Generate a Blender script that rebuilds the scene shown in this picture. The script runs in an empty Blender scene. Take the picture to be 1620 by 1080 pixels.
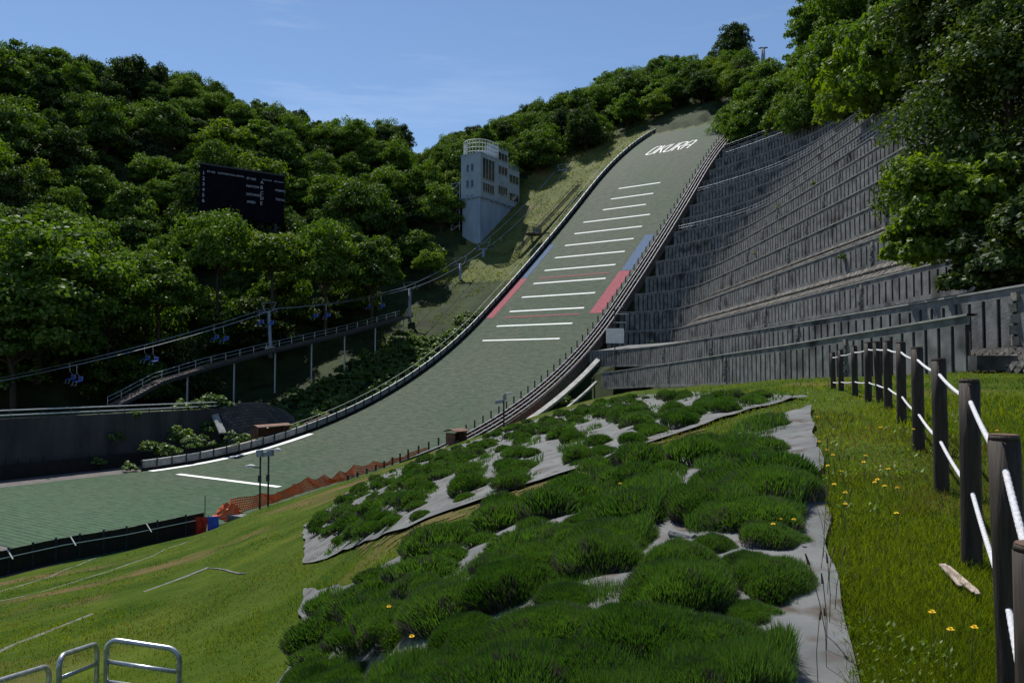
import bpy, math, random
import numpy as np
from mathutils import Vector

C = bpy.context.scene.collection
SC = bpy.context.scene
R = math.radians
rng = np.random.default_rng(7)
random.seed(7)

# ------------------------------------------------------------------ camera, world, sun, exposure
F = 1200.0; PITCH = 0.03841
cam_d = bpy.data.cameras.new('camera'); cam = bpy.data.objects.new('camera', cam_d); C.objects.link(cam)
cam_d.lens = 36.0*F/1620.0; cam_d.sensor_width = 36.0; cam_d.clip_start = 0.05; cam_d.clip_end = 3000
cam.location = (0, 0, 0); cam.rotation_euler = (math.pi/2+PITCH, 0, 0)
SC.camera = cam
SUN_AZ = -24.0; SUN_EL = 60.0
world = bpy.data.worlds.new("World"); SC.world = world; world.use_nodes = True
wn = world.node_tree.nodes; wl = world.node_tree.links
for n in list(wn): wn.remove(n)
sky = wn.new('ShaderNodeTexSky'); sky.sky_type = 'NISHITA'; sky.sun_disc = False
sky.sun_elevation = R(SUN_EL); sky.sun_rotation = R(SUN_AZ); sky.altitude = 300
sky.air_density = 1.0; sky.dust_density = 0.0; sky.ozone_density = 3.5
tc = wn.new('ShaderNodeTexCoord'); mp = wn.new('ShaderNodeMapping')
mp.inputs['Rotation'].default_value = (0, R(-24), 0); mp.inputs['Scale'].default_value = (1.6, 1.6, 14)
nz = wn.new('ShaderNodeTexNoise'); nz.inputs['Scale'].default_value = 2.2; nz.inputs['Detail'].default_value = 7; nz.inputs['Roughness'].default_value = .6
nz2 = wn.new('ShaderNodeTexNoise'); nz2.inputs['Scale'].default_value = 2.0; nz2.inputs['Detail'].default_value = 2
r1 = wn.new('ShaderNodeMapRange'); r1.inputs[1].default_value = .52; r1.inputs[2].default_value = .8; r1.inputs[4].default_value = .22
r2_ = wn.new('ShaderNodeMapRange'); r2_.inputs[1].default_value = .5; r2_.inputs[2].default_value = .68
mul = wn.new('ShaderNodeMath'); mul.operation = 'MULTIPLY'
mx = wn.new('ShaderNodeMixRGB'); mx.inputs[2].default_value = (8.5, 9.2, 10.5, 1)
bg = wn.new('ShaderNodeBackground'); bg.inputs[1].default_value = 0.098
wo = wn.new('ShaderNodeOutputWorld')
wl.new(tc.outputs['Generated'], mp.inputs[0]); wl.new(mp.outputs[0], nz.inputs['Vector']); wl.new(tc.outputs['Generated'], nz2.inputs['Vector'])
wl.new(nz.outputs[0], r1.inputs[0]); wl.new(nz2.outputs[0], r2_.inputs[0]); wl.new(r1.outputs[0], mul.inputs[0]); wl.new(r2_.outputs[0], mul.inputs[1])
wl.new(mul.outputs[0], mx.inputs[0]); wl.new(sky.outputs[0], mx.inputs[1]); wl.new(mx.outputs[0], bg.inputs[0]); wl.new(bg.outputs[0], wo.inputs[0])
sd = bpy.data.lights.new('sun', 'SUN'); sd.energy = 4.8; sd.angle = R(.53); sd.color = (1, .955, .88)
sun = bpy.data.objects.new('sun', sd); C.objects.link(sun)
sv = Vector((math.sin(R(SUN_AZ))*math.cos(R(SUN_EL)), math.cos(R(SUN_AZ))*math.cos(R(SUN_EL)), math.sin(R(SUN_EL))))
sun.rotation_euler = sv.to_track_quat('Z', 'Y').to_euler(); sun.location = (0, 0, 150)
SC.view_settings.view_transform = 'Standard'; SC.view_settings.look = 'None'
SC.view_settings.exposure = 0.3; SC.view_settings.gamma = 1.0; SC.view_settings.use_curve_mapping = False
SC.cycles.max_bounces = 5; SC.cycles.diffuse_bounces = 2; SC.cycles.transmission_bounces = 3; SC.cycles.transparent_max_bounces = 4

# ------------------------------------------------------------------ helpers
def at(px, py, d):
    X = (px-810)/F; V = (540-py)/F; c, s = math.cos(PITCH), math.sin(PITCH)
    y = c-V*s; z = s+V*c; k = d/y
    return Vector((X*k, d, z*k))
def topx(x, y, z):
    c, s = math.cos(PITCH), math.sin(PITCH); yy = y*c+z*s; zz = -y*s+z*c
    return 810+F*x/yy, 540-F*zz/yy
def tag(o, label=None, cat=None, group=None, kind=None):
    if label: o['label'] = label
    if cat: o['category'] = cat
    if group: o['group'] = group
    if kind: o['kind'] = kind
    return o
def empty(name, loc=(0, 0, 0), rz=0, label=None, cat=None, group=None):
    o = bpy.data.objects.new(name, None); o.empty_display_size = .2; C.objects.link(o); o.location = loc; o.rotation_euler = (0, 0, rz)
    return tag(o, label, cat, group)
def copy_tree(o, parent=None):
    c = o.copy(); C.objects.link(c); c.parent = parent
    if parent is not None: c.matrix_parent_inverse = o.matrix_parent_inverse.copy()
    for ch in kids.get(o.name, []): copy_tree(ch, c)
    return c
kids = {}
def mesh_np(name, V, Fc, mat=None, smooth=False, uv=None, n=None):
    V = np.asarray(V, dtype=np.float32); Fc = np.asarray(Fc, dtype=np.int32); k = Fc.shape[1]
    me = bpy.data.meshes.new(name); me.vertices.add(len(V)); me.vertices.foreach_set('co', V.ravel())
    me.loops.add(Fc.size); me.loops.foreach_set('vertex_index', Fc.ravel())
    me.polygons.add(len(Fc)); me.polygons.foreach_set('loop_start', np.arange(0, Fc.size, k, dtype=np.int32))
    me.polygons.foreach_set('loop_total', np.full(len(Fc), k, dtype=np.int32))
    if uv is not None:
        ul = me.uv_layers.new(name='UVMap'); ul.data.foreach_set('uv', np.asarray(uv, dtype=np.float32)[Fc.ravel()].ravel())
    me.update(calc_edges=True)
    if smooth: me.polygons.foreach_set('use_smooth', np.ones(len(Fc), dtype=bool))
    if mat: me.materials.append(mat)
    return me
def link(name, me, parent=None):
    o = bpy.data.objects.new(name, me); C.objects.link(o)
    if parent is not None: o.parent = parent; kids.setdefault(parent.name, []).append(o)
    return o
class MB:
    def __init__(s): s.v = []; s.f = []
    def add(s, vs, fs):
        b = len(s.v); s.v += [tuple(p) for p in vs]; s.f += [tuple(i+b for i in f) for f in fs]; return s
    def box(s, c, d, rz=0, ax=None):
        c = Vector(c)
        if ax is None: ax = (Vector((math.cos(rz), math.sin(rz), 0)), Vector((-math.sin(rz), math.cos(rz), 0)), Vector((0, 0, 1)))
        p = [c+ax[0]*(i*d[0]/2)+ax[1]*(j*d[1]/2)+ax[2]*(k*d[2]/2) for k in (-1, 1) for j in (-1, 1) for i in (-1, 1)]
        return s.add(p, [(0, 2, 3, 1), (4, 5, 7, 6), (0, 1, 5, 4), (2, 6, 7, 3), (0, 4, 6, 2), (1, 3, 7, 5)])
    def beam(s, a, b, w, h):
        a, b = Vector(a), Vector(b); t = (b-a); L = t.length; t.normalize()
        up = Vector((0, 0, 1)) if abs(t.z) < .98 else Vector((0, 1, 0))
        sd_ = t.cross(up).normalized(); up = sd_.cross(t).normalized()
        return s.box((a+b)/2, (L, w, h), ax=(t, sd_, up))
    def tube(s, pts, r, n=6, caps=True, taper=None):
        pts = [Vector(p) for p in pts]; b = len(s.v); m = len(pts); prev = None
        for i, p in enumerate(pts):
            t = (pts[min(i+1, m-1)]-pts[max(i-1, 0)]).normalized()
            if prev is None: a = t.cross(Vector((0, 0, 1)) if abs(t.z) < .95 else Vector((1, 0, 0))).normalized()
            else: a = (prev-t*prev.dot(t)).normalized()
            prev = a; c = t.cross(a); rr = r if taper is None else r+(taper-r)*i/(m-1)
            for k in range(n):
                q = 2*math.pi*k/n; s.v.append(tuple(p+a*(rr*math.cos(q))+c*(rr*math.sin(q))))
        for i in range(m-1):
            for k in range(n):
                s.f.append((b+i*n+k, b+i*n+(k+1) % n, b+(i+1)*n+(k+1) % n, b+(i+1)*n+k))
        if caps:
            s.f.append(tuple(b+k for k in range(n))[::-1]); s.f.append(tuple(b+(m-1)*n+k for k in range(n)))
        return s
    def build(s, name, mat, parent=None, smooth=False):
        me = bpy.data.meshes.new(name); me.from_pydata(s.v, [], s.f); me.update()
        if smooth: me.polygons.foreach_set('use_smooth', np.ones(len(me.polygons), dtype=bool))
        me.materials.append(mat); return link(name, me, parent)
def ip(x, xs, ys): return np.interp(x, xs, ys)
# value noise for geometry
_T = rng.random((64, 64))
def vnoise(x, y):
    x = np.asarray(x, float); y = np.asarray(y, float); xi = np.floor(x).astype(int); yi = np.floor(y).astype(int)
    fx = x-xi; fy = y-yi; fx = fx*fx*(3-2*fx); fy = fy*fy*(3-2*fy); g = lambda a, b: _T[a % 64, b % 64]
    return (g(xi, yi)*(1-fx)+g(xi+1, yi)*fx)*(1-fy)+(g(xi, yi+1)*(1-fx)+g(xi+1, yi+1)*fx)*fy-.5

# ------------------------------------------------------------------ materials
def base_mat(name, rough=.8):
    m = bpy.data.materials.new(name); m.use_nodes = True; nt = m.node_tree; b = nt.nodes['Principled BSDF']
    b.inputs['Roughness'].default_value = rough
    return m, nt, b
def noise_mat(name, c1, c2, scale=4, rough=.85, bump=0, vec=(1, 1, 1), coord='Object', metal=0, detail=6, lo=.35, hi=.65, c3=None, s3=.5, spec=.3, bscale=None, lo3=.5, hi3=.62):
    m, nt, b = base_mat(name, rough); N = nt.nodes; L = nt.links
    b.inputs['Metallic'].default_value = metal; b.inputs['Specular IOR Level'].default_value = spec
    t = N.new('ShaderNodeTexCoord'); mp = N.new('ShaderNodeMapping'); mp.inputs['Scale'].default_value = vec
    L.new(t.outputs[coord], mp.inputs[0])
    nz = N.new('ShaderNodeTexNoise'); nz.inputs['Scale'].default_value = scale; nz.inputs['Detail'].default_value = detail; nz.inputs['Roughness'].default_value = .65
    L.new(mp.outputs[0], nz.inputs['Vector'])
    r = N.new('ShaderNodeMapRange'); r.inputs[1].default_value = lo; r.inputs[2].default_value = hi; L.new(nz.outputs[0], r.inputs[0])
    mix = N.new('ShaderNodeMixRGB'); mix.inputs[1].default_value = (*c1, 1); mix.inputs[2].default_value = (*c2, 1); L.new(r.outputs[0], mix.inputs[0])
    out = mix
    if c3 is not None:
        n3 = N.new('ShaderNodeTexNoise'); n3.inputs['Scale'].default_value = s3; n3.inputs['Detail'].default_value = 5; L.new(mp.outputs[0], n3.inputs['Vector'])
        r3 = N.new('ShaderNodeMapRange'); r3.inputs[1].default_value = lo3; r3.inputs[2].default_value = hi3; L.new(n3.outputs[0], r3.inputs[0])
        m3 = N.new('ShaderNodeMixRGB'); m3.inputs[2].default_value = (*c3, 1); L.new(mix.outputs[0], m3.inputs[1]); L.new(r3.outputs[0], m3.inputs[0]); out = m3
    L.new(out.outputs[0], b.inputs['Base Color'])
    if bump:
        nb = nz
        if bscale:
            nb = N.new('ShaderNodeTexNoise'); nb.inputs['Scale'].default_value = bscale; nb.inputs['Detail'].default_value = 4; L.new(mp.outputs[0], nb.inputs['Vector'])
        bp = N.new('ShaderNodeBump'); bp.inputs['Strength'].default_value = bump; bp.inputs['Distance'].default_value = .05
        L.new(nb.outputs[0], bp.inputs['Height']); L.new(bp.outputs[0], b.inputs['Normal'])
    return m
def leaf_mat(name, c1, c2, trans=.45, tcol=(1.5, 1.35, .5), rnd=.35, nscale=.35, gloss=.05):
    m = bpy.data.materials.new(name); m.use_nodes = True; nt = m.node_tree; N = nt.nodes; L = nt.links
    for n in list(N): N.remove(n)
    g = N.new('ShaderNodeNewGeometry'); oi = N.new('ShaderNodeObjectInfo'); nz = N.new('ShaderNodeTexNoise'); nz.inputs['Scale'].default_value = nscale; nz.inputs['Detail'].default_value = 3
    t = N.new('ShaderNodeTexCoord'); L.new(t.outputs['Object'], nz.inputs['Vector'])
    a = N.new('ShaderNodeMath'); a.operation = 'MULTIPLY_ADD'; a.inputs[1].default_value = rnd; L.new(oi.outputs['Random'], a.inputs[0]); L.new(nz.outputs[0], a.inputs[2])
    a2 = N.new('ShaderNodeMath'); a2.operation = 'MULTIPLY_ADD'; a2.inputs[1].default_value = .35; L.new(g.outputs['Random Per Island'], a2.inputs[0]); L.new(a.outputs[0], a2.inputs[2])
    r = N.new('ShaderNodeMapRange'); r.inputs[1].default_value = .45; r.inputs[2].default_value = 1.0; L.new(a2.outputs[0], r.inputs[0])
    mix = N.new('ShaderNodeMixRGB'); mix.inputs[1].default_value = (*c1, 1); mix.inputs[2].default_value = (*c2, 1); L.new(r.outputs[0], mix.inputs[0])
    d = N.new('ShaderNodeBsdfDiffuse'); L.new(mix.outputs[0], d.inputs[0])
    mt = N.new('ShaderNodeMixRGB'); mt.blend_type = 'MULTIPLY'; mt.inputs[0].default_value = 1; mt.inputs[2].default_value = (*tcol, 1); L.new(mix.outputs[0], mt.inputs[1])
    tr = N.new('ShaderNodeBsdfTranslucent'); L.new(mt.outputs[0], tr.inputs[0])
    ms = N.new('ShaderNodeMixShader'); ms.inputs[0].default_value = trans; L.new(d.outputs[0], ms.inputs[1]); L.new(tr.outputs[0], ms.inputs[2])
    gl = N.new('ShaderNodeBsdfGlossy'); gl.inputs['Roughness'].default_value = .5; gl.inputs[0].default_value = (1, 1, 1, 1)
    mg = N.new('ShaderNodeMixShader'); mg.inputs[0].default_value = gloss*.4; L.new(ms.outputs[0], mg.inputs[1]); L.new(gl.outputs[0], mg.inputs[2])
    o = N.new('ShaderNodeOutputMaterial'); L.new(mg.outputs[0], o.inputs[0])
    return m
M = {}
M['concrete'] = noise_mat('concrete', (.09, .092, .092), (.205, .208, .205), 1.3, .9, .4, bscale=18, c3=(.03, .03, .03), s3=.5, lo3=.52, hi3=.7)
M['coping'] = noise_mat('coping', (.2, .2, .19), (.36, .36, .34), 1.2, .85)
M['slot'] = noise_mat('slot', (.012, .012, .012), (.03, .03, .028), 2)  # near-black colour stands for the shade in wall slots and stone gaps
M['stone'] = noise_mat('stone', (.08, .075, .07), (.27, .25, .22), 2.4, .9, .6, bscale=9)
M['dark_metal'] = noise_mat('dark_metal', (.02, .025, .035), (.05, .06, .075), 5, .5, metal=.3)
M['steel'] = noise_mat('steel', (.2, .23, .28), (.3, .34, .4), 3, .45, metal=.4)
M['galv'] = noise_mat('galv', (.3, .32, .34), (.5, .52, .55), 14, .38, metal=.75, bump=.05)
M['white'] = noise_mat('white_paint', (.62, .62, .6), (.8, .8, .78), 2.5, .6)
M['line_white'] = noise_mat('line_white', (.62, .66, .62), (.82, .84, .82), 2.5, .8, coord='UV', lo=.3, hi=.6)
M['pink'] = noise_mat('pipe_pink', (.55, .42, .43), (.8, .7, .7), 1.5, .5)
M['cream'] = noise_mat('rail_cream', (.5, .5, .34), (.68, .68, .52), 1, .6)
M['panel'] = noise_mat('panel_grey', (.17, .175, .18), (.3, .305, .31), 1.5, .7)
M['black'] = noise_mat('black_board_and_shade', (.008, .008, .009), (.02, .018, .018), 2, .75)
M['post'] = noise_mat('post_wood', (.012, .009, .007), (.04, .03, .022), 6, .7, .5, vec=(6, 6, .6), bscale=3)
M['post_top'] = noise_mat('post_top', (.07, .04, .025), (.14, .085, .055), 9, .8)
M['rope'] = noise_mat('rope', (.4, .4, .42), (.6, .6, .62), 60, .8, .3)
M['blue'] = noise_mat('chair_blue', (.02, .07, .42), (.04, .13, .62), 3, .4)
M['red_mark'] = noise_mat('red_mark', (.19, .05, .06), (.4, .1, .13), 2.0, .9, coord='UV', vec=(1, 3, 1))
M['red_thin'] = noise_mat('red_thin', (.1, .07, .055), (.3, .08, .09), 3.0, .9, coord='UV')
M['blue_mark'] = noise_mat('blue_mark', (.06, .1, .1), (.08, .14, .32), 2.0, .9, coord='UV', vec=(1, 3, 1))
M['orange'] = noise_mat('orange_net', (.6, .1, .03), (.8, .18, .06), 2, .6)
M['red'] = noise_mat('red_sheet', (.4, .02, .01), (.6, .05, .03), 3, .6)
M['tower'] = noise_mat('tower_paint', (.25, .31, .36), (.32, .38, .43), .5, .8, c3=(.19, .21, .22), s3=.35, lo3=.6, hi3=.8)
M['tower_low'] = noise_mat('tower_concrete', (.2, .27, .36), (.3, .38, .48), .45, .85, vec=(1, 1, .3))
M['glass'] = noise_mat('window_glass', (.01, .012, .016), (.035, .03, .03), 1.5, .15, spec=.6)
M['roof'] = noise_mat('brown_roof', (.1, .045, .03), (.2, .1, .07), 3, .7)
M['deck'] = noise_mat('deck_wood', (.06, .05, .047), (.12, .1, .095), 1.5, .85, vec=(1, 1, 1))
M['dirt'] = noise_mat('dirt', (.14, .11, .1), (.24, .2, .18), 2, .95, .3)
M['asphalt'] = noise_mat('asphalt', (.075, .068, .068), (.13, .118, .116), 1, .9, .2, bscale=30)
M['bark'] = noise_mat('bark', (.03, .024, .018), (.08, .065, .05), 6, .9, .5, vec=(3, 3, .6))
M['board'] = noise_mat('score_board', (.003, .003, .006), (.008, .008, .014), 1, .9, spec=.04)
M['fabric'] = noise_mat('weed_fabric', (.075, .08, .08), (.14, .145, .143), 1.5, .8, .35, bscale=3, detail=8, c3=(.06, .045, .035), s3=4, lo3=.54, hi3=.68)
M['flower'] = noise_mat('dandelion_yellow', (.75, .5, .02), (.85, .62, .04), 30, .7)
M['stem'] = noise_mat('stem', (.08, .1, .03), (.13, .15, .05), 9, .7)
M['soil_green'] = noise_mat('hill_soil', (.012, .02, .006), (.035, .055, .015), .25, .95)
L_FOR = leaf_mat('leaf_forest', (.007, .028, .004), (.08, .15, .012), rnd=.6, trans=.42, tcol=(1.45, 1.45, .35))
L_DARK = leaf_mat('leaf_dark', (.008, .026, .004), (.035, .07, .008))
L_BRI = leaf_mat('leaf_bright', (.018, .055, .004), (.11, .185, .012), rnd=.5, trans=.42, tcol=(1.6, 1.45, .3))
L_NEAR = leaf_mat('leaf_near', (.01, .028, .005), (.05, .09, .01), trans=.35, nscale=.5)  # darkened leaves: backlit shading put into the colour
L_SHR = leaf_mat('leaf_shrub', (.03, .08, .01), (.1, .18, .025), gloss=.1, nscale=.8)
L_GRASS = leaf_mat('grass_blade', (.038, .078, .003), (.17, .2, .01), trans=.52, tcol=(1.35, 1.35, .3), rnd=.1, nscale=.22, gloss=.03)
L_DRY = leaf_mat('grass_dry', (.09, .075, .02), (.17, .12, .05), trans=.35, rnd=0)
L_LAV = leaf_mat('lavender_leaf', (.026, .07, .012), (.078, .145, .032), trans=.4, tcol=(1.2, 1.4, .4), nscale=1.5, gloss=.03)
L_LAVD = leaf_mat('lavender_dry', (.05, .038, .034), (.13, .1, .095), trans=.2, tcol=(1, 1, 1))

def turf_mat():
    m, nt, b = base_mat('turf', .75); N = nt.nodes; L = nt.links; b.inputs['Specular IOR Level'].default_value = .12
    t = N.new('ShaderNodeTexCoord')
    def noise(vec, sc, det=5, ro=.6):
        mp = N.new('ShaderNodeMapping'); mp.inputs['Scale'].default_value = vec; L.new(t.outputs['UV'], mp.inputs[0])
        n = N.new('ShaderNodeTexNoise'); n.inputs['Scale'].default_value = sc; n.inputs['Detail'].default_value = det; n.inputs['Roughness'].default_value = ro
        L.new(mp.outputs[0], n.inputs['Vector']); return n
    def rng_(n, a, b_):
        r = N.new('ShaderNodeMapRange'); r.inputs[1].default_value = a; r.inputs[2].default_value = b_; L.new(n.outputs[0], r.inputs[0]); return r
    n1 = noise((.45, 1.1, 1), 1.5, 8, .82); n2 = noise((.06, .05, 1), 1.0, 3); n3 = noise((.6, 1.6, 1), 2.2, 6, .85)
    m1 = N.new('ShaderNodeMixRGB'); m1.inputs[1].default_value = (.018, .032, .018, 1); m1.inputs[2].default_value = (.072, .098, .064, 1); L.new(rng_(n1, .36, .64).outputs[0], m1.inputs[0])
    m2 = N.new('ShaderNodeMixRGB'); m2.blend_type = 'MULTIPLY'; m2.inputs[2].default_value = (.72, .95, .82, 1); L.new(rng_(n2, .45, .6).outputs[0], m2.inputs[0]); L.new(m1.outputs[0], m2.inputs[1])
    m3 = N.new('ShaderNodeMixRGB'); m3.blend_type = 'MULTIPLY'; m3.inputs[2].default_value = (.52, .58, .55, 1); L.new(rng_(n3, .5, .62).outputs[0], m3.inputs[0]); L.new(m2.outputs[0], m3.inputs[1])
    # greener lower outrun (new mats laid there)
    sx = N.new('ShaderNodeSeparateXYZ'); L.new(t.outputs['UV'], sx.inputs[0])
    rg = N.new('ShaderNodeMapRange'); rg.inputs[1].default_value = -68; rg.inputs[2].default_value = -96; L.new(sx.outputs[1], rg.inputs[0])
    m4 = N.new('ShaderNodeMixRGB'); m4.blend_type = 'MULTIPLY'; m4.inputs[2].default_value = (.62, 1.0, .72, 1); L.new(rg.outputs[0], m4.inputs[0]); L.new(m3.outputs[0], m4.inputs[1])
    w = N.new('ShaderNodeTexWave'); w.wave_type = 'BANDS'; w.bands_direction = 'Y'; w.inputs['Scale'].default_value = .62; w.inputs['Distortion'].default_value = .6; w.inputs['Detail Scale'].default_value = .5
    L.new(t.outputs['UV'], w.inputs['Vector'])
    mm = N.new('ShaderNodeMath'); mm.operation = 'MULTIPLY'; L.new(w.outputs['Fac'], mm.inputs[0])
    rg2 = N.new('ShaderNodeMapRange'); rg2.inputs[1].default_value = -74; rg2.inputs[2].default_value = -92; rg2.inputs[4].default_value = .3; L.new(sx.outputs[1], rg2.inputs[0]); L.new(rg2.outputs[0], mm.inputs[1])
    m5 = N.new('ShaderNodeMixRGB'); m5.inputs[2].default_value = (.1, .15, .11, 1); L.new(mm.outputs[0], m5.inputs[0]); L.new(m4.outputs[0], m5.inputs[1])
    L.new(m5.outputs[0], b.inputs['Base Color'])
    bp = N.new('ShaderNodeBump'); bp.inputs['Strength'].default_value = .5; bp.inputs['Distance'].default_value = .12; L.new(n1.outputs[0], bp.inputs['Height']); L.new(bp.outputs[0], b.inputs['Normal'])
    return m
M['turf'] = turf_mat()
def bank_mat():
    m = noise_mat('bank_grass', (.018, .045, .003), (.06, .085, .01), .35, .95, .5, detail=8, bscale=9, c3=(.12, .08, .04), s3=.16, lo3=.56, hi3=.68, spec=.05)
    return m
M['bank'] = bank_mat()
M['slope_grass'] = noise_mat('slope_grass', (.045, .07, .012), (.125, .13, .035), .2, .95, .8, detail=8, bscale=2.5, c3=(.13, .1, .05), s3=.09, lo3=.58, hi3=.7)

# ------------------------------------------------------------------ hill frame and profile
K = np.array([11.2487, 139.818]); ZK = 17.533; TH = .58270
U = np.array([math.sin(TH), math.cos(TH)]); VV = np.array([math.cos(TH), -math.sin(TH)])
R2 = 113.0; RK = 196.0
def _profile():
    bK = R(35.908); k = .0012; ds = .25
    def beta(s):
        if s > 137: return max(0, bK-14*k-(s-137)/R2)
        if s > 85: return bK+k*(123-s)
        return max(R(4), bK+k*38-(85-s)/RK)
    A = [(0., ZK, 123.)]; a, z, s = 0., ZK, 123.
    while s < 212:
        b = beta(s+ds/2); a -= math.cos(b)*ds; z -= math.sin(b)*ds; s += ds; A.append((a, z, s))
    B = []; a, z, s = 0., ZK, 123.
    while s > -15:
        b = beta(s-ds/2); a += math.cos(b)*ds; z += math.sin(b)*ds; s -= ds; B.append((a, z, s))
    T = A[::-1]+B
    return np.array(T)
PT = _profile(); ZF = PT[0, 1]
def zh(a): return np.interp(a, PT[:, 0], PT[:, 1])
def a_of_s(s): return float(np.interp(-s, -PT[:, 2], PT[:, 0]))
def W(a, l, dz=0., z=None):
    p = K+U*a+VV*l; return Vector((p[0], p[1], (float(zh(a)) if z is None else z)+dz))
def AL(x, y):
    dx = x-K[0]; dy = y-K[1]; return dx*U[0]+dy*U[1], dx*VV[0]+dy*VV[1]
def ray_l(px, l):          # distance along a viewing direction to the line parallel to the hill at offset l
    r = (px-810)/F; return (l+K[0]*VV[0]+K[1]*VV[1])/(VV[0]*r+VV[1])
A_END = -100.4
def redge(a): return ip(a, [-101, -91, -78, -60, -50], [27, 25, 21, 15, 12.2])
RIGHT_Z = lambda a: zh(a)

def hill():
    aa = np.concatenate([np.arange(A_END, PT[-1, 0], .9), [PT[-1, 0]]]); nl = 25
    V = []; UVs = []
    for a in aa:
        re = float(redge(a))
        for j in range(nl):
            l = -12+(re+12)*j/(nl-1); p = K+U*a+VV*l; V.append((p[0], p[1], float(zh(a)))); UVs.append((l, a))
    n = len(aa); Fc = [(i*nl+j, i*nl+j+1, (i+1)*nl+j+1, (i+1)*nl+j) for i in range(n-1) for j in range(nl-1)]
    o = link('landing_slope', mesh_np('landing_slope', V, Fc, M['turf'], True, UVs)); tag(o, kind='structure'); return o
HILL = hill()
def strip_on_hill(name, a0, a1, l0, l1, mat, dz=.035, parent=None, na=None):
    na = na or max(2, int(abs(a1-a0)/1.0)+2); V = []; UVs = []
    for i in range(na):
        a = a0+(a1-a0)*i/(na-1)
        for j in range(9):
            l = l0+(l1-l0)*j/8; V.append(tuple(W(a, l, dz))); UVs.append((l, a))
    Fc = [(i*9+j, i*9+j+1, (i+1)*9+j+1, (i+1)*9+j) for i in range(na-1) for j in range(8)]
    o = link(name, mesh_np(name, V, Fc, mat, False, UVs), HILL); return o
for s in range(85, 150, 5):
    hw = 7.53 if s >= 100 else 4.94
    a = a_of_s(s); strip_on_hill('distance_line', a-.17, a+.17, -hw, hw, M['line_white'])
for s in (123, 137):
    a = a_of_s(s); strip_on_hill('red_distance_line', a-.2, a+.2, -7.5, 7.5, M['red_thin'])
aK = a_of_s(122.5); aL = a_of_s(137); aP = a_of_s(109)
for sgn in (-1, 1):
    li = 10.1 if sgn < 0 else 9.3
    strip_on_hill('red_edge_mark', aL, aK-.1, sgn*11.6, sgn*li, M['red_mark'], na=14)
    strip_on_hill('blue_edge_mark', aK, aP, sgn*11.6, sgn*(li+.3), M['blue_mark'], na=14)
strip_on_hill('fall_line', -75.3, -74.6, -6.4, 9.7, M['line_white'])
strip_on_hill('edge_line', -75.2, -52.5, -11.6, -10.6, M['line_white'])
# OKURA lettering: strokes in letter space (0..1 x 0..1)
def letters():
    G = {'O': [[(.12, 0), (.88, 0), (1, .15), (1, .85), (.88, 1), (.12, 1), (0, .85), (0, .15), (.12, 0)]],
         'K': [[(0, 0), (0, 1)], [(1, 1), (.3, .52), (0, .52)], [(.35, .52), (1, 0)]],
         'U': [[(0, 1), (0, .15), (.12, 0), (.88, 0), (1, .15), (1, 1)]],
         'R': [[(0, 0), (0, 1), (.88, 1), (1, .85), (1, .6), (.88, .45), (0, .45)], [(.5, .45), (1, 0)]],
         'A': [[(0, 0), (0, .8), (.15, 1), (.85, 1), (1, .8), (1, 0)], [(0, .42), (1, .42)]]}
    sC = 62.5; H = 5.6; w = 1.6; gap = .62; tot = 5*w+4*gap; x0 = -tot/2+.3
    for i, ch in enumerate('OKURA'):
        mb = MB()
        for st in G[ch]:
            for (p, q) in zip(st[:-1], st[1:]):
                P = []
                for (u_, v_) in (p, q):
                    P.append(np.array([x0+i*(w+gap)+u_*w+(v_-.5)*.9, a_of_s(sC)+(v_-.5)*H*.86]))
                d = P[1]-P[0]; L_ = np.linalg.norm(d); d = d/L_; nrm = np.array([-d[1], d[0]])
                th = .17; e = .12
                # width thicker along the slope because of foreshortening
                n_ = 6; vs = []
                for t in range(n_+1):
                    c = P[0]-d*e+(P[1]-P[0]+2*d*e)*t/n_
                    for sg in (-1, 1):
                        l_, a_ = c+nrm*sg*th; vs.append(tuple(W(a_, l_, .045)))
                mb.add(vs, [(2*t, 2*t+1, 2*t+3, 2*t+2) for t in range(n_)])
        mb.build('painted_letter', M['white'], HILL)
letters()
# concrete apron past the mats and beside the outrun
def flat(name, pts, z, mat):
    mb = MB(); mb.add([(p[0], p[1], z) for p in pts], [tuple(range(len(pts)))]); return tag(mb.build(name, mat), kind='structure')
pp = lambda a, l: tuple(K+U*a+VV*l)
flat('outrun_apron', [pp(-135, -40), pp(-135, 60), pp(-40, 60), pp(-58, 13), pp(-58, -17.6), pp(-60, -40)], ZF-.03, M['asphalt'])

# ------------------------------------------------------------------ terrain
SKYX = [-300, 0, 60, 140, 215, 250, 330, 400, 480, 560, 620, 650, 668, 690, 730, 775, 800, 850, 900, 950, 1000, 1050, 1100, 1130, 1160, 1190, 1210, 1240, 1275, 1330, 1500, 1900]
SKYY = [60, 50, 62, 60, 62, 95, 110, 145, 165, 178, 182, 195, 240, 210, 188, 185, 172, 150, 135, 110, 95, 82, 84, 74, 52, 60, 84, 62, 0, -60, -120, -200]
def zt(a):  # ground along the hill axis, continuing up beyond the knoll
    return np.where(a < 58, zh(a), float(zh(58))+(np.asarray(a)-58)*.62)
G_R = [-.9, -.675, -.54, -.407, -.333, -.208, -.0917, .033, .1, .158, .25, .34, .41, .6, .8]
G_G = [-.30, -.2617, -.2363, -.2075, -.178, -.1385, -.1, -.0575, -.038, -.0262, -.0165, -.0105, -.0075, .0, .003]
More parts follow.
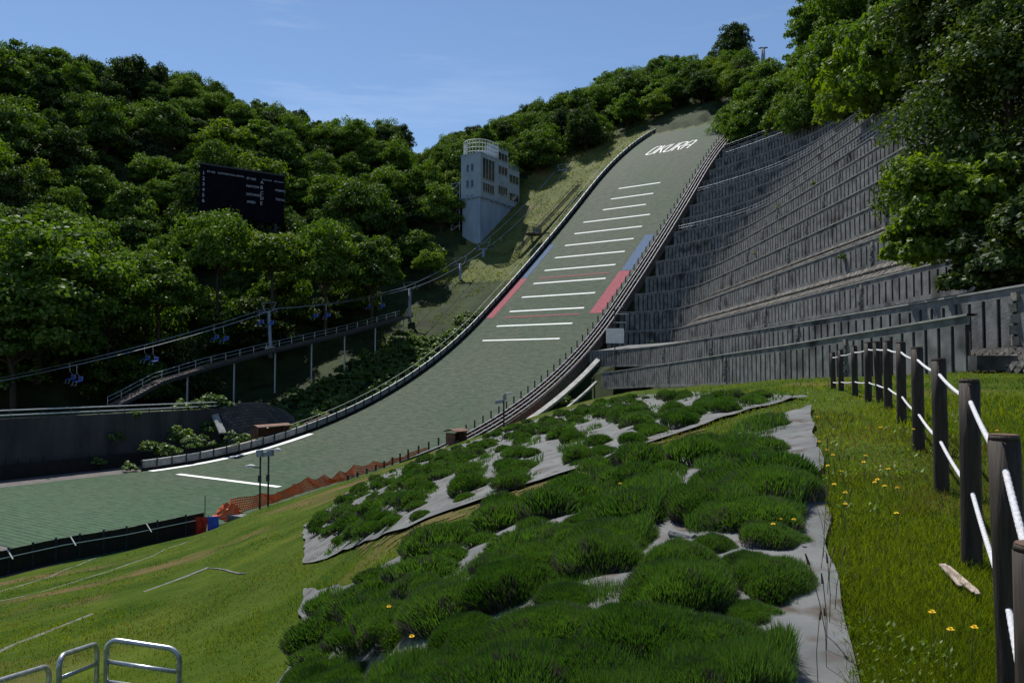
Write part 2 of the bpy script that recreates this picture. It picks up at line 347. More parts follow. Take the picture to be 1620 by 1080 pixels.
def bank(x, y):      # grassy bank: falls to the left towards the outrun
    x = np.asarray(x, float); y = np.asarray(y, float); yy = np.maximum(y, 1.6); r = x/yy
    g = ip(r, G_R, G_G)
    hl = ip(y, [-10, 0, 7, 15, 30, 42, 60], [1.9, 1.75, 2.0, 1.7, .95, .35, .2]); hm = ip(y, [-10, 0, 5.5, 16, 30, 50, 100], [1.7, 1.6, 1.22, .78, .5, .35, .1]); hr = ip(y, [-10, 0, 3, 5, 8, 12, 17, 26, 45, 100], [1.8, 1.6, 1.42, 1.2, .82, .5, .3, .08, .12, .1])
    wl = np.clip((-.1-r)/.22, 0, 1); wl = wl*wl*(3-2*wl); wr = np.clip((r-.12)/.25, 0, 1)
    z = np.maximum(y, 0)*g-(hl*wl+hm*(1-wl)*(1-wr)+hr*wr*(1-wl))
    return z+vnoise(x*.35+3, y*.35)*.12*np.clip(y/10, .3, 1)+vnoise(x*1.3, y*1.3)*.05
def bank_mesh():
    xs = np.concatenate([np.arange(-42, -12, .8), np.arange(-12, 8, .22), np.arange(8, 17.2, .5)])
    ys = np.concatenate([np.arange(-9, 1, .8), np.arange(1, 25, .22), np.arange(25, 113, .9)])
    X, Y = np.meshgrid(xs, ys); Z = bank(X, Y); nx = len(xs); ny = len(ys)
    V = np.stack([X.ravel(), Y.ravel(), Z.ravel()], 1); i, j = np.meshgrid(np.arange(ny-1), np.arange(nx-1), indexing='ij'); b = (i*nx+j).ravel()
    Fc = np.stack([b, b+1, b+nx+1, b+nx], 1)
    a_, l_ = AL(V[:, 0], V[:, 1]); keep = ~((l_ < 13.2) & (a_ > -52))
    keep &= V[:, 2] > ZF-2.5
    kf = keep[Fc].all(1)
    return tag(link('grass_bank', mesh_np('grass_bank', V, Fc[kf], M['bank'], True)), kind='structure')
bank_mesh()

def Xk(k): return 17.3 if k == 2 else (15.5 if k == 1 else (24.2 if k == 3 else (25.7 if k == 4 else 27.7+(k-5)*2.95)))
def zk(k): return 2.84+3.24*(k-2)
NK = 16
def terrain(x, y):
    x = np.asarray(x, float); y = np.asarray(y, float)
    a, l = AL(x, y); zb = zt(a); t = -12-l
    dome = np.where(a > 58, 0, 0)
    # left
    low = np.clip((5-a)/30, 0, 1)
    zl = zb+.2*np.clip(t-3, 0, 20)*low*np.clip((a+75)/15, 0, 1)-1.0*np.clip(t/1.5, 0, 1)*np.clip((60-a)/20, 0, 1)
    wallm = (a < -61) & (t > 6.6)
    zl = np.where(wallm, np.maximum(zl, -4.95), zl)
    foot = ip(a, [-120, -60, 0, 60, 120], [27, 25, 23, 23, 14])
    zl = zl+np.clip(t-foot, 0, 500)*ip(a, [-100, 0, 40, 90], [.78, .72, .5, .3])
    # right
    B = zb+.25*np.clip(l-15, 0, 300)-3.6+2.4*np.clip((a-64)/10, 0, 1)-3.5*np.clip((x-17)/1, 0, 1)*np.clip((26-x)/1.5, 0, 1)*np.clip((122-y)/4, 0, 1)
    A = ip(x, [15.4, 15.5, 23.9, 24.2, 25.7, 27.7, 30.65, 62.9, 200], [-30, -1.2, .9, 3.8, 7.0, 10.2, 13.5, 48.9, 48.9+137.1*1.09])
    A = np.where(A > 53, 53+(A-53)*1.1, A)
    zr = np.maximum(A, B)
    z = np.where(l < 0, zl, zr)
    z = np.where((l > 12.2) & (x < 17.2) & (y < 112), np.minimum(z, bank(x, y)-.45), z)
    inner = np.abs(l) < 12.2
    z = np.where(inner & (a < 70), zb-.9, z)
    # cap to the ridge line, falling away behind it
    px = 810+F*x/np.maximum(y, 1); d = np.maximum(y, 1)
    e = (F*math.tan(PITCH)+540-ip(px, SKYX, SKYY))/F
    dr = ip(px, [-300, 0, 300, 640, 700, 900, 1130, 1300, 1600], [170, 180, 205, 235, 260, 275, 300, 230, 120])
    H = ip(px, [0, 650, 700, 1100, 1200], [10.5, 9.5, 9.5, 10.5, 11])
    cap = e*np.minimum(d, dr)-H-.25*np.clip(d-dr, 0, 400)
    z = np.where((l < -14) | (l > 14) | (a > 72), np.minimum(z, cap), z)
    return z+vnoise(x*.06, y*.06)*1.5*np.clip((np.abs(l)-34)/10, 0, 1)
def terrain_mesh():
    r = np.linspace(-1.05, 1.5, 470); d = np.concatenate([np.arange(12, 160, 1.0), np.arange(160, 300, 1.8), np.arange(300, 460, 6)])
    Rr, D = np.meshgrid(r, d); X = Rr*D; Y = D; Z = terrain(X, Y)-.05; nx = len(r); ny = len(d)
    V = np.stack([X.ravel(), Y.ravel(), Z.ravel()], 1); i, j = np.meshgrid(np.arange(ny-1), np.arange(nx-1), indexing='ij'); b = (i*nx+j).ravel()
    Fc = np.stack([b, b+1, b+nx+1, b+nx], 1)
    a_, l_ = AL(V[:, 0], V[:, 1]); bad = (a_ < -105) & (l_ > -18)
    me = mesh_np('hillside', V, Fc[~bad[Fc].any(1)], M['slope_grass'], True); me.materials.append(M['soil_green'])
    # forest floor material away from the mown strip
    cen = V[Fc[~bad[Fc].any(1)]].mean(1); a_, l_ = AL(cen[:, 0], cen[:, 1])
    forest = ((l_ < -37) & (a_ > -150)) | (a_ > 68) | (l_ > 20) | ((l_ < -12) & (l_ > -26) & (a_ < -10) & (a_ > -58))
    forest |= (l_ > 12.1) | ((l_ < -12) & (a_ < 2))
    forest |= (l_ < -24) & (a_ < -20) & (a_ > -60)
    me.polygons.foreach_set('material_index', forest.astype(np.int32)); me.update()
    return tag(link('hillside', me), kind='structure')
terrain_mesh()

# ------------------------------------------------------------------ barriers along the landing slope
def path_l(l, a0, a1, dz, step=2.2):
    n = max(2, int(abs(a1-a0)/step)+1); return [W(a0+(a1-a0)*i/(n-1), l, dz) for i in range(n)]
def ribbon(mb, l, a0, a1, z0, z1, th=.06, step=2.2):
    lo = path_l(l, a0, a1, z0, step); hi = path_l(l, a0, a1, z1, step); n = len(lo); t = Vector((VV[0], VV[1], 0))*th
    vs = []; fs = []
    for p, q in zip(lo, hi): vs += [p-t, q-t, q+t, p+t]
    for i in range(n-1):
        for k in range(4): fs.append((4*i+k, 4*i+(k+1) % 4, 4*i+4+(k+1) % 4, 4*i+4+k))
    fs += [(0, 1, 2, 3), (4*n-1, 4*n-2, 4*n-3, 4*n-4)]
    return mb.add(vs, fs)
ATOP = a_of_s(8)
lb = empty('side_barrier', W(-76, -12.4), 0, 'long low barrier of pale panels with a cream handrail along the slope\'s left edge', 'barrier')
def P0(o, child): child.location = -o.location; return child
def put(mb, name, mat, par, smooth=False):
    o = mb.build(name, mat, par, smooth); o.matrix_parent_inverse.identity(); o.location = -par.location; return o
put(ribbon(MB(), -12.35, -75.5, ATOP, -.5, .28), 'dark_base_strip', M['black'], lb)  # black strip stands in for the shadow line under the panels
put(ribbon(MB(), -12.4, -75.5, ATOP, .3, 1.05, .03), 'panel_strip', M['panel'], lb)
put(ribbon(MB(), -12.4, -75.5, ATOP, 1.052, 1.14, .07), 'top_board', M['white'], lb)
na = 98
for i in range(na):
    a = -75.5+(ATOP+75.5)*i/(na-1); mb = MB(); mb.box(W(a, -12.27, .6), (.12, .1, 1.25), rz=math.atan2(VV[1], VV[0])); put(mb, 'post', M['dark_metal'], lb)
put(MB().tube(path_l(-13.6, -55, 40, 1.5), .06, 5), 'handrail', M['cream'], lb)
mb = MB()
for i in range(44): 
    a = -55+95*i/43; mb.beam(W(a, -13.6, -.4), W(a, -13.6, 1.45), .05, .05)
put(mb, 'handrail_supports', M['steel'], lb)
put(ribbon(MB(), -14.6, -74, -46, .5, .75, .1), 'kerb_beam', M['dirt'], lb)

rb = empty('side_barrier', W(-66, 12.6), 0, 'barrier of dark posts and parallel pink-white pipes along the slope\'s right edge', 'barrier')
ARB = -61
put(ribbon(MB(), 12.35, ARB, ATOP, -.6, .2), 'dark_base_strip', M['black'], rb)
for i in range(98):
    a = -72+(ATOP+72)*i/97; l = 12.3 if a > -60 else 12.3+(-60-a)*.28
    mb = MB(); mb.box(W(a, l, .55), (.14, .14, 1.25), rz=math.atan2(VV[1], VV[0])); put(mb, 'post', M['dark_metal'], rb)
for (l, dz, r, m) in ((12.75, .35, .06, 'white'), (13.15, .1, .07, 'pink'), (13.65, -.1, .07, 'white'), (14.2, -.3, .08, 'pink')):
    put(MB().tube(path_l(l, ARB+2, ATOP, dz), r, 5), 'pipe', M[m], rb)
put(ribbon(MB(), 14.0, ARB, ATOP, -2.4, -.75, .1), 'retaining_board', M['dirt'], rb)
for i in range(90):
    a = ARB+2+(ATOP-ARB-2)*i/89; put(MB().beam(W(a, 12.4, .0), W(a, 14.3, -.45), .08, .08), 'pipe_bracket', M['steel'], rb)
# two drain channels beside the right barrier
for (l, a0, a1, w, wd) in ((17.6, -44, -22, .9, 'broad pale channel'), (20.6, -39, -31, .35, 'short narrow pale channel')):
    dc = ribbon(MB(), l, a0, a1, -.2, .15, w/2, 1.5).build('drain_channel', M['coping'])
    tag(dc, wd+' on the dark bank between right barrier and lowest terrace wall', 'channel')

# ------------------------------------------------------------------ terrace retaining walls on the right
def smooth_path(pts, step):
    P = [np.array(p, float) for p in pts]; out = [P[0]]; acc = 0
    for p, q in zip(P[:-1], P[1:]):
        L_ = np.linalg.norm(q-p)
        if L_ < 1e-6: continue
        pos = step-acc
        while pos <= L_: out.append(p+(q-p)*pos/L_); pos += step
        acc = L_-(pos-step)
    return out
def a_of_z(z): return float(np.interp(z, PT[::1, 1], PT[:, 0])) if True else 0
def wall_plan(k):
    X = Xk(k); D = {1: 88, 2: 92}.get(k, 118+max(0, k-5)*1.9)
    if k == 1: Re = np.array([12.4, 107.]); y0 = 25.7
    else:
        ar = float(np.interp(zk(k)-.4, PT[:, 1], PT[:, 0])); Re = K+U*ar+VV*15.0; y0 = X/1.05
    if k in (1, 2): c = np.array([X, D+ (4 if k == 1 else 8)]); s0 = np.array([X, D-14.])
    else: c = np.array([X, D+1.5]); s0 = np.array([X, D-12.])
    pts = [np.array([X, y0]), s0]
    for i in range(1, 13):
        t = i/12; e = Re if k > 2 else Re
        pts.append((1-t)**2*s0+2*t*(1-t)*c+t*t*(Re if k <= 2 else (c*.25+Re*.75) if False else Re))
    return smooth_path(pts, .86)
walls = []
rg = random.Random(5)
def terrace_wall(k):
    P = wall_plan(k); n = len(P)
    def zt_(i):
        if k == 1: return float(ip(P[i][1], [25.7, 43, 55, 85, 108], [1.86, 1.4, 1.15, .45, -.4]))
        return zk(k)
    Dk = {1: 88, 2: 92}.get(k, 118+max(0, k-5)*1.9)
    def tf(i): q_ = min(1, max(0, (P[i][1]-Dk+16)/10)) if P[i][0] > Xk(k)-.5 else 1.0; return q_*q_*(3-2*q_)
    H0_ = 2.3 if k <= 2 else (1.95 if k <= 5 else 2.65)
    Hs = [H0_+(3.15-H0_)*tf(i) if k > 2 else H0_ for i in range(n)]; H = H0_
    root = empty('terrace_wall', (P[0][0], P[0][1], 0))
    face = MB(); dark = MB(); cop = MB(); stones = MB(); back = MB()
    nr = []
    for i in range(n):
        t = P[min(i+1, n-1)]-P[max(i-1, 0)]; t = t/np.linalg.norm(t); nr.append(np.array([-t[1], t[0]]))  # faces left (downhill)
    def q(i, off, z): return (P[i][0]+nr[i][0]*off, P[i][1]+nr[i][1]*off, z)
    def strip(mb, off, za, zb_):   # za/zb relative to the top
        vs = []
        for i in range(n): vs += [q(i, off, zt_(i)-Hs[i] if za == -H else zt_(i)+za), q(i, off, zt_(i)+zb_)]
        mb.add(vs, [(2*i, 2*i+2, 2*i+3, 2*i+1) for i in range(n-1)])
    strip(dark, -.055, -H, -.05)
    # front: bands and piers
    def solid(i, j, f0, f1, za, zb_):
        # box between fractional stations of segment i
        a = P[i]; b = P[j]; na_ = nr[i]; nb = nr[j]
        vs = []
        for (f) in (f0, f1):
            p = a+(b-a)*f; m_ = na_+(nb-na_)*f; zt0 = zt_(i)
            for off in (0, -.05):
                for z in (zt0+za, zt0+zb_): vs.append((p[0]+m_[0]*off, p[1]+m_[1]*off, z))
        face.add(vs, [(0, 4, 5, 1), (2, 3, 7, 6), (1, 5, 7, 3), (0, 2, 6, 4), (0, 1, 3, 2), (4, 6, 7, 5)])
    slot = .25
    top = .3; bot = .28
    for i in range(n-1):
        H = Hs[i]; dz = rg.uniform(-.04, .04)
        solid(i, i+1, 0, 1, -top+dz, 0)
        solid(i, i+1, 0, 1, -H, -H+bot+dz)
        joint = (i % 23 == 11)
        solid(i, i+1, slot, 1.0, -H+bot+dz+.003, -top+dz-.003)
        if joint and k < 9:
            for jj in range(5): stones.box((P[i][0]+nr[i][0]*.03, P[i][1]+nr[i][1]*.03+.1*(jj % 2), zt_(i)-.3-jj*.38), (.14, .3, .3), rz=.3*jj)
    H = H0_
    # coping
    vs = []
    for i in range(n):
        z = zt_(i); vs += [q(i, .06, z+.005), q(i, .06, z+.075), q(i, -.3, z+.075), q(i, -.3, z+.005)]
    cop.add(vs, [(4*i+a_, 4*i+(a_+1) % 4, 4*i+4+(a_+1) % 4, 4*i+4+a_) for i in range(n-1) for a_ in range(4)])
    # bench of stacked stones above
    face.build('wall_face', M['concrete'], root); dark.build('slot_backing', M['slot'], root); cop.build('coping', M['coping'], root)
    run = (Xk(k+1)-Xk(k)) if k > 2 else {1: 1.6, 2: 6.6}[k]
    rise = None
    Hn = 1.95 if k+1 <= 5 else 2.65
    rs = [(3.24-(Hn+(3.15-Hn)*tf(i))) if k > 2 else {1: .1, 2: 1.0}[k] for i in range(n)]
    vs = []
    rn = lambda i: run+(.0 if k < 3 else (4.9-run)*max(0., tf(i)) if P[i][0] < Xk(k)-1.5 else 0.)
    for i in range(n): vs += [q(i, -.2, zt_(i)-.02), q(i, -rn(i)-.05, zt_(i)+rs[i])]
    back.add(vs, [(2*i, 2*i+2, 2*i+3, 2*i+1) for i in range(n-1)])
    if k > 1: back.build('bench', M['slot'] if 3 <= k <= 5 else M['concrete'], root)
    if 3 <= k <= 5:
        rows = 2; seg = 4
        for i in range(0, n-1):
            rise = rs[i]
            if rise < .5: continue
            for rr in range(rows):
                f = (rr+.5)/rows; off = -.25-(rn(i)-.25)*f; z = zt_(i)+rise*f
                for h in range(seg):
                    a = P[i]+(P[i+1]-P[i])*((h+.5)/seg); p = Vector((a[0]+nr[i][0]*off, a[1]+nr[i][1]*off, z+.02))
                    tv = Vector((P[i+1][0]-P[i][0], P[i+1][1]-P[i][1], 0)).normalized(); nv = Vector((nr[i][0], nr[i][1], 0))
                    sl = Vector((-nv.x*run, -nv.y*run, rise)).normalized(); no = tv.cross(sl).normalized()
                    if no.z < 0: no = -no
                    ang = (.95 if rr % 2 else -.95)+rg.uniform(-.15, .15)
                    a1 = tv*math.cos(ang)+sl*math.sin(ang); a2 = no.cross(a1)
                    stones.box(p+no*rg.uniform(0, .05), (.74, .1, .2), ax=(a1, a2, no))
    if stones.v: stones.build('stacked_stones', M['stone'], root)
    for ch in kids[root.name]: ch.location = -root.location
    walls.append((k, root, P, nr))
    return root
ORD = ['lowest', 'second lowest', 'third lowest', 'fourth from the bottom', 'fifth from the bottom', 'sixth from the bottom', 'seventh from the bottom', 'eighth from the bottom', 'eighth from the top', 'seventh from the top', 'sixth from the top', 'fifth from the top', 'fourth from the top', 'third from the top', 'second from the top', 'topmost']
for k in range(1, NK+1):
    r = terrace_wall(k)
    tag(r, 'slotted grey concrete terrace wall, '+ORD[k-1]+' of the stepped walls', 'retaining wall', 'terrace walls')
st_ = MB()
for i in range(30):
    for j in range(3):
        p = Vector((17.15-.42*(2-j)*.9, 20.2+i*.42, .08+.24*j)); st_.box(p, (.2, .46, .2), ax=(Vector((1, 0, 0)), Vector((0, math.cos(.7), math.sin(.7)*(1 if j % 2 else -1))), Vector((0, -math.sin(.7)*(1 if j % 2 else -1), math.cos(.7)))))
sf = st_.build('stone_footing', M['stone']); tag(sf, 'low leaning stone footing in the grass right of the lowest terrace wall end', 'footing')
cbx = MB().box((16.1, 25.3, .25), (1.5, .5, .5)).build('concrete_block', M['concrete']); tag(cbx, 'low concrete block at the right end of the lowest terrace wall', 'block')
# handrails along some terraces
for k, wd in ((9, 'along the ninth terrace'), (12, 'along the fifth terrace from the top'), (15, 'along the second terrace from the top'), (16, 'along the topmost terrace')):
    P = wall_plan(k); mb = MB(); z = zk(k)+.08; n = len(P); off = .25
    for dz in (.55, 1.0): mb.tube([(p[0]+off, p[1], z+dz) for p in P[::4]], .025, 4)
    mb2 = MB()
    for p in P[::3]: mb2.beam((p[0]+off, p[1], z-.3), (p[0]+off, p[1], z+1.0), .05, .05)
    e_ = empty('handrail', (P[0][0]+off, P[0][1], z), 0, 'thin grey pipe handrail '+wd+' of the stepped walls', 'handrail')
    put(mb, 'rails', M['steel'], e_); put(mb2, 'uprights', M['steel'], e_)

# ------------------------------------------------------------------ judge tower
def judge_tower():
    d = 172.0; c0 = at(760, 345, d); th0 = math.atan2(U[1], U[0])
    root = empty('judge_tower', (c0.x, c0.y, c0.z), 0, 'tall blue-grey stepped concrete tower with window bands and a white roof lattice', 'tower')
    u3 = Vector((U[0], U[1], 0)); v3 = Vector((VV[0], VV[1], 0)); z3 = Vector((0, 0, 1)); S = d/F
    zt0 = (345-240)*S; W_ = 5.6
    def bx(mb, u0, u1, v0, v1, z0, z1):
        c = u3*((u0+u1)/2)+v3*((v0+v1)/2)+z3*((z0+z1)/2); mb.box(c, (u1-u0, v1-v0, z1-z0), ax=(u3, v3, z3))
    segs = [(0, 6.6, zt0), (6.6, 11.4, zt0+2.6), (11.4, 16.4, zt0-1.2)]
    zb = 5.4
    mb = MB()
    for i, (a, b, zt_) in enumerate(segs): bx(mb, a, b, -W_-i*.15, -.0 if i != 1 else .05, zb, zt_)
    mb.build('wall', M['tower'], root)
    mb = MB(); bx(mb, .25, 16.3, -W_+.25, -.3, -9, zb-.45); bx(mb, -.06, 16.5, -W_-.1, .08, zb-.45, zb-.002); mb.build('lower_storey', M['tower_low'], root)
    mb = MB()
    for i, (a, b, zt_) in enumerate(segs): bx(mb, a-.08, b+.08, -W_-.1-i*.15, .12, zt_+.003, zt_+.28)
    bx(mb, 7.2, 9.0, -4, -1.5, segs[1][2]+.28, segs[1][2]+1.5)
    mb.build('roof', M['tower'], root)
    def window(u0, u1, z0, z1, nm=1, face='v', v=0.0):
        g = MB(); fr = MB()
        if face == 'v':
            bx(g, u0, u1, v-.05, v+.015, z0, z1); o = g.build('window', M['glass'], root)
            for t in [u0, u1]+[u0+(u1-u0)*j/nm for j in range(1, nm)]: bx(fr, t-.05, t+.05, v+.016, v+.09, z0, z1)
            bx(fr, u0-.1, u1+.1, v+.0165, v+.16, z1+.001, z1+.12); bx(fr, u0-.1, u1+.1, v+.0165, v+.16, z0-.12, z0-.001)
        else:
            bx(g, -.02+v, .05+v, u0, u1, z0, z1); o = g.build('window', M['glass'], root)
            bx(fr, -.1+v, -.021+v, u0-.07, u0, z0, z1); bx(fr, -.1+v, -.021+v, u1, u1+.07, z0, z1); bx(fr, -.1+v, -.021+v, u0-.07, u1+.07, z0-.1, z0-.001)
        f = fr.build('frame', M['tower'], o); return o
    H = lambda py, px=772: (345-py)*S
    window(.8, 5.6, zt0-5.6, zt0-.9, 4); window(.9, 5.4, zt0-8.6, zt0-6.7, 5)
    window(7.1, 10.9, zt0+.2, zt0+1.9, 3, v=.05); window(7.1, 10.9, zt0-3.1, zt0-1.3, 3, v=.05); window(7.1, 10.9, zt0-8.0, zt0-6.1, 4, v=.05)
    window(11.9, 16.0, zt0-4.2, zt0-2.4, 3); window(11.9, 16.0, zt0-8.6, zt0-6.9, 3)
    for u0 in (1.0, 4.6, 7.0, 10.3, 12.4, 15.2): window(u0, u0+.5, zt0-10.4, zt0-9.6, 1, v=.05 if 6.6 < u0 < 11.4 else 0)
    for v0 in (-3.9, -2.6):
        window(v0, v0+.6, zt0-3.9, zt0-2.2, 1, 'u'); window(v0, v0+.6, zt0-7.6, zt0-5.9, 1, 'u'); window(v0, v0+.5, zt0-10.2, zt0-9.4, 1, 'u')
    # curved lattice railing on the front roof
    mb = MB(); zr = zt0+.28; ring = []
    for i in range(15):
        q = math.pi*(i/14); ring.append((2.9-3.2*math.sin(q)*1.0, -W_/2-3.4*math.cos(q)))
    ring += [(6.2, .6)]
    pts = [u3*a+v3*b for a, b in ring]
    for dz in (.4, 1.35, 2.3, 3.1): mb.tube([p+z3*(zr+dz) for p in pts], .085, 5)
    for p in pts[::1]: mb.beam(p+z3*(zr-.1), p+z3*(zr+3.15), .13, .13)
    mb.build('lattice_railing', M['white'], root)
    mb = MB()
    for i in range(7): mb.beam(u3*(11.6+i*.7)+v3*.1+z3*(segs[2][2]+.2), u3*(11.6+i*.7)+v3*.1+z3*(segs[2][2]+1.4), .06, .06)
    for dz in (.7, 1.3): mb.beam(u3*11.6+v3*.1+z3*(segs[2][2]+dz), u3*15.9+v3*.1+z3*(segs[2][2]+dz), .06, .06)
    for a in (7, 9, 10.8): mb.beam(u3*a+z3*(segs[1][2]), u3*a+z3*(segs[1][2]+1.2), .07, .07)
    mb.build('roof_railing', M['steel'], root)
    # scaffold stair tower on the left
    st = empty('scaffold_stair', tuple(c0-v3*8.4-z3*2), 0, 'dark open scaffold stair tower standing against the left side of the judge tower', 'stair tower')
    mb = MB()
    for i in (0, 2.2):
        for j in (0, 2.4): mb.beam(u3*i+v3*j, u3*i+v3*j+z3*11, .12, .12)
    for h in range(0, 11, 2):
        for (a, b) in (((0, 0), (2.2, 0)), ((2.2, 0), (2.2, 2.4)), ((2.2, 2.4), (0, 2.4)), ((0, 2.4), (0, 0))):
            mb.beam(u3*a[0]+v3*a[1]+z3*(h+1), u3*b[0]+v3*b[1]+z3*(h+1), .09, .09)
        mb.beam(u3*0+v3*0+z3*(h-1 if h else 0), u3*0+v3*2.4+z3*(h+1), .08, .3); mb.box(u3*1.1+v3*1.2+z3*(h+.95), (2.2, 2.4, .06), ax=(u3, v3, z3))
    mb.build('frame', M['steel'], st)
judge_tower()

# ------------------------------------------------------------------ scoreboard in the trees
def font_mesh(name, txt, size, M4, mat, parent, ext=.02):
    cu = bpy.data.curves.new('t', 'FONT'); cu.body = txt; cu.size = size; cu.align_x = 'LEFT'; cu.extrude = ext; cu.offset = size*.012
    o = bpy.data.objects.new('t', cu); C.objects.link(o); bpy.context.view_layer.update()
    me = bpy.data.meshes.new_from_object(o.evaluated_get(bpy.context.evaluated_depsgraph_get())); bpy.data.objects.remove(o)
    me.name = name; me.transform(M4); me.materials.clear(); me.materials.append(mat); return link(name, me, parent)
from mathutils import Matrix
def scoreboard():
    A = at(318, 260, 142); B = at(450, 279, 151.2); up = Vector((0, 0, 1)); t = (B-A); Lb = Vector((t.x, t.y, 0)).length; t = Vector((t.x, t.y, 0)).normalized(); nrm = t.cross(up)
    if nrm.y > 0: nrm = -nrm
    z1 = A.z; H = 9.6; o0 = Vector((A.x, A.y, z1-H))
    root = empty('scoreboard', o0, 0, 'large black scoreboard with small white lettering standing among the trees on the left hillside', 'scoreboard')
    mb = MB(); mb.box(t*(Lb/2)+up*(H/2)-nrm*.4, (Lb, .8, H), ax=(t, nrm, up)); mb.build('board', M['board'], root)
    mb = MB(); mb.box(t*(Lb/2)+up*(H+.15)-nrm*.4, (Lb+.4, 1.1, .28), ax=(t, nrm, up)); mb.build('top_edge', M['dark_metal'], root)
    mb = MB()
    for f in (.1, .5, .9): mb.box(t*(Lb*f)-up*3-nrm*.4, (.4, .4, 6), ax=(t, nrm, up))
    mb.build('legs', M['dark_metal'], root)
    mw = M['score_text'] = noise_mat('score_text', (.28, .3, .36), (.4, .42, .5), 1, .7)
    def txt(s, x, z, size):
        m4 = Matrix(((t.x, up.x, nrm.x, t.x*x+nrm.x*.03), (t.y, up.y, nrm.y, t.y*x+nrm.y*.03), (t.z, up.z, nrm.z, z), (0, 0, 0, 1)))
        font_mesh('lettering', s, size, m4, mw, root)
    k = Lb/130.0
    X = lambda px: (px-318)*k
    def Zr(px, py): return H-(py-258-(px-318)*.145)*.0727*1.55
    for i, s in enumerate('123456'): txt(s, .25, H-1.9-i*1.05, .95)
    txt('ST NO', X(327), H-1.35, .5); txt('NATION', X(343), H-1.35, .5); txt('TOTAL POINTS', X(359), H-1.35, .42)
    txt('ST NO', X(387), H-1.6, .62); txt('NATION', X(387), H-3.1, .62); txt('DISTANCE', X(387), H-4.7, .62); txt('SPEED', X(388), H-6.2, .62)
    for i, s in enumerate('ABCDE'): txt(s, X(409), H-2.1-i*1.05, .9)
    txt('STYLE POINT', X(412), H-1.35, .32); txt('DIST POINTS', X(431), H-1.35, .32); txt('POINTS', X(433), H-3.2, .6); txt('TOTAL', X(434), H-5.0, .6)
scoreboard()

# ------------------------------------------------------------------ chair lift
LL = -28.5
PY = [(-190, 700, 640), (428, 551, 492), (648, 497, 457), (728, 450, 417), (765, 437, 393), (891, 304, 268), (948, 264, 226), (1011, 224, 197)]
def cab(px, py, off=0):
    d = float(ray_l(px, LL)); return at(px, py, d)
heads = []
PD = ['standing beside the raised walkway', 'at the upper end of the raised walkway', 'on the grass left of the red edge mark', 'thickest, on the grass above its neighbour', 'on the open grass above the judge tower', 'on the grass near the top of the left slope', 'highest on the grass left of the slope']
for i, (px, yb, yt_) in enumerate(PY):
    if i == 0: heads.append(cab(px, yt_)); continue
    b = cab(px, yb); t_ = cab(px, yt_)
    if i == 5: pass
    e = empty('lift_pylon', b, 0, 'pale chairlift pylon with a crossarm, '+PD[i-1], 'pylon', 'chairlift pylons')
    h = t_.z-b.z; r = .34 if i != 4 else .5
    lean = Vector((-.06*h, 0, 0)) if i == 1 else Vector((0, 0, 0))
    MB().tube([(0, 0, -1.5), (lean*-.0), lean+Vector((0, 0, h))], r, 10, taper=r*.72).build('pole', M['steel'], e, True)
    MB().box((0, 0, -.1), (1.3, 1.3, .9)).build('footing', M['coping'], e)
    v3 = Vector((VV[0], VV[1], 0)); mb = MB()
    mb.beam(lean-v3*1.9+Vector((0, 0, h-.1)), lean+v3*1.9+Vector((0, 0, h-.1)), .22, .22)
    for sgn in (-1, 1): mb.beam(lean+v3*.9*sgn+Vector((0, 0, h-.1)), lean+v3*1.7*sgn+Vector((0, 0, h+1.3)), .12, .12)
    mb.beam(lean-v3*1.7+Vector((0, 0, h+1.3)), lean+v3*1.7+Vector((0, 0, h+1.3)), .1, .1)
    mb.build('crossarm', M['steel'], e)
    for sgn in (-1, 1):
        m2 = MB(); u3 = Vector((U[0], U[1], .4)).normalized()
        m2.beam(lean+v3*1.8*sgn+Vector((0, 0, h+.15))-u3*1.1, lean+v3*1.8*sgn+Vector((0, 0, h+.15))+u3*1.1, .12, .3); m2.build('sheave_train', M['dark_metal'], e)
    heads.append(t_)
heads.append(cab(1090, 152)); 
def cable_pt(i, f, sgn):
    a, b = heads[i], heads[i+1]; p = a.lerp(b, f); L_ = (b-a).length
    p = p+Vector((VV[0], VV[1], 0))*(1.8*sgn); p.z += .35-4*f*(1-f)*L_*.022; return p
for sgn, w in ((-1, 'far'), (1, 'near')):
    mb = MB(); pts = []
    for i in range(len(heads)-1):
        for j in range(10): pts.append(cable_pt(i, j/10, sgn))
    pts.append(heads[-1]); mb.tube(pts, .045, 4)
    tag(mb.build('lift_cable', M['galv']), w+'-side steel haul cable of the chairlift strung along the pylons', 'cable')
def make_chair():
    e = empty('lift_chair', (0, 0, 0))
    MB().tube([(0, 0, 0), (0, .05, -1.2), (0, .55, -1.7)], .035, 5).build('hanger', M['galv'], e)
    mb = MB(); 
    for j, (y0, z0) in enumerate(((-.1, -2.3), (.1, -2.38), (.3, -2.36), (.5, -2.25))): mb.box((0, y0, z0), (1.0, .24, .09))
    mb.build('seat', M['blue'], e)
    mb = MB(); 
    for z0, y0 in ((-2.1, .58), (-1.9, .64), (-1.72, .68)): mb.box((0, y0, z0), (1.0, .07, .2))
    mb.build('backrest', M['blue'], e)
    mb = MB(); 
    for sx in (-.5, .5): mb.tube([(sx, .55, -1.7), (sx, .6, -2.2), (sx, -.15, -2.3), (sx, -.35, -2.85)], .03, 4)
    mb.box((0, -.4, -2.9), (1.1, .3, .05)); mb.tube([(-.5, .55, -1.7), (.5, .55, -1.7)], .03, 4); mb.build('footrest', M['galv'], e)
    return e
ch0 = make_chair(); first = True
CH = [(0, .18), (0, .38), (0, .58), (0, .80), (0, .965), (1, .3), (1, .7), (4, .12), (4, .45), (4, .75), (5, .4), (6, .5)]
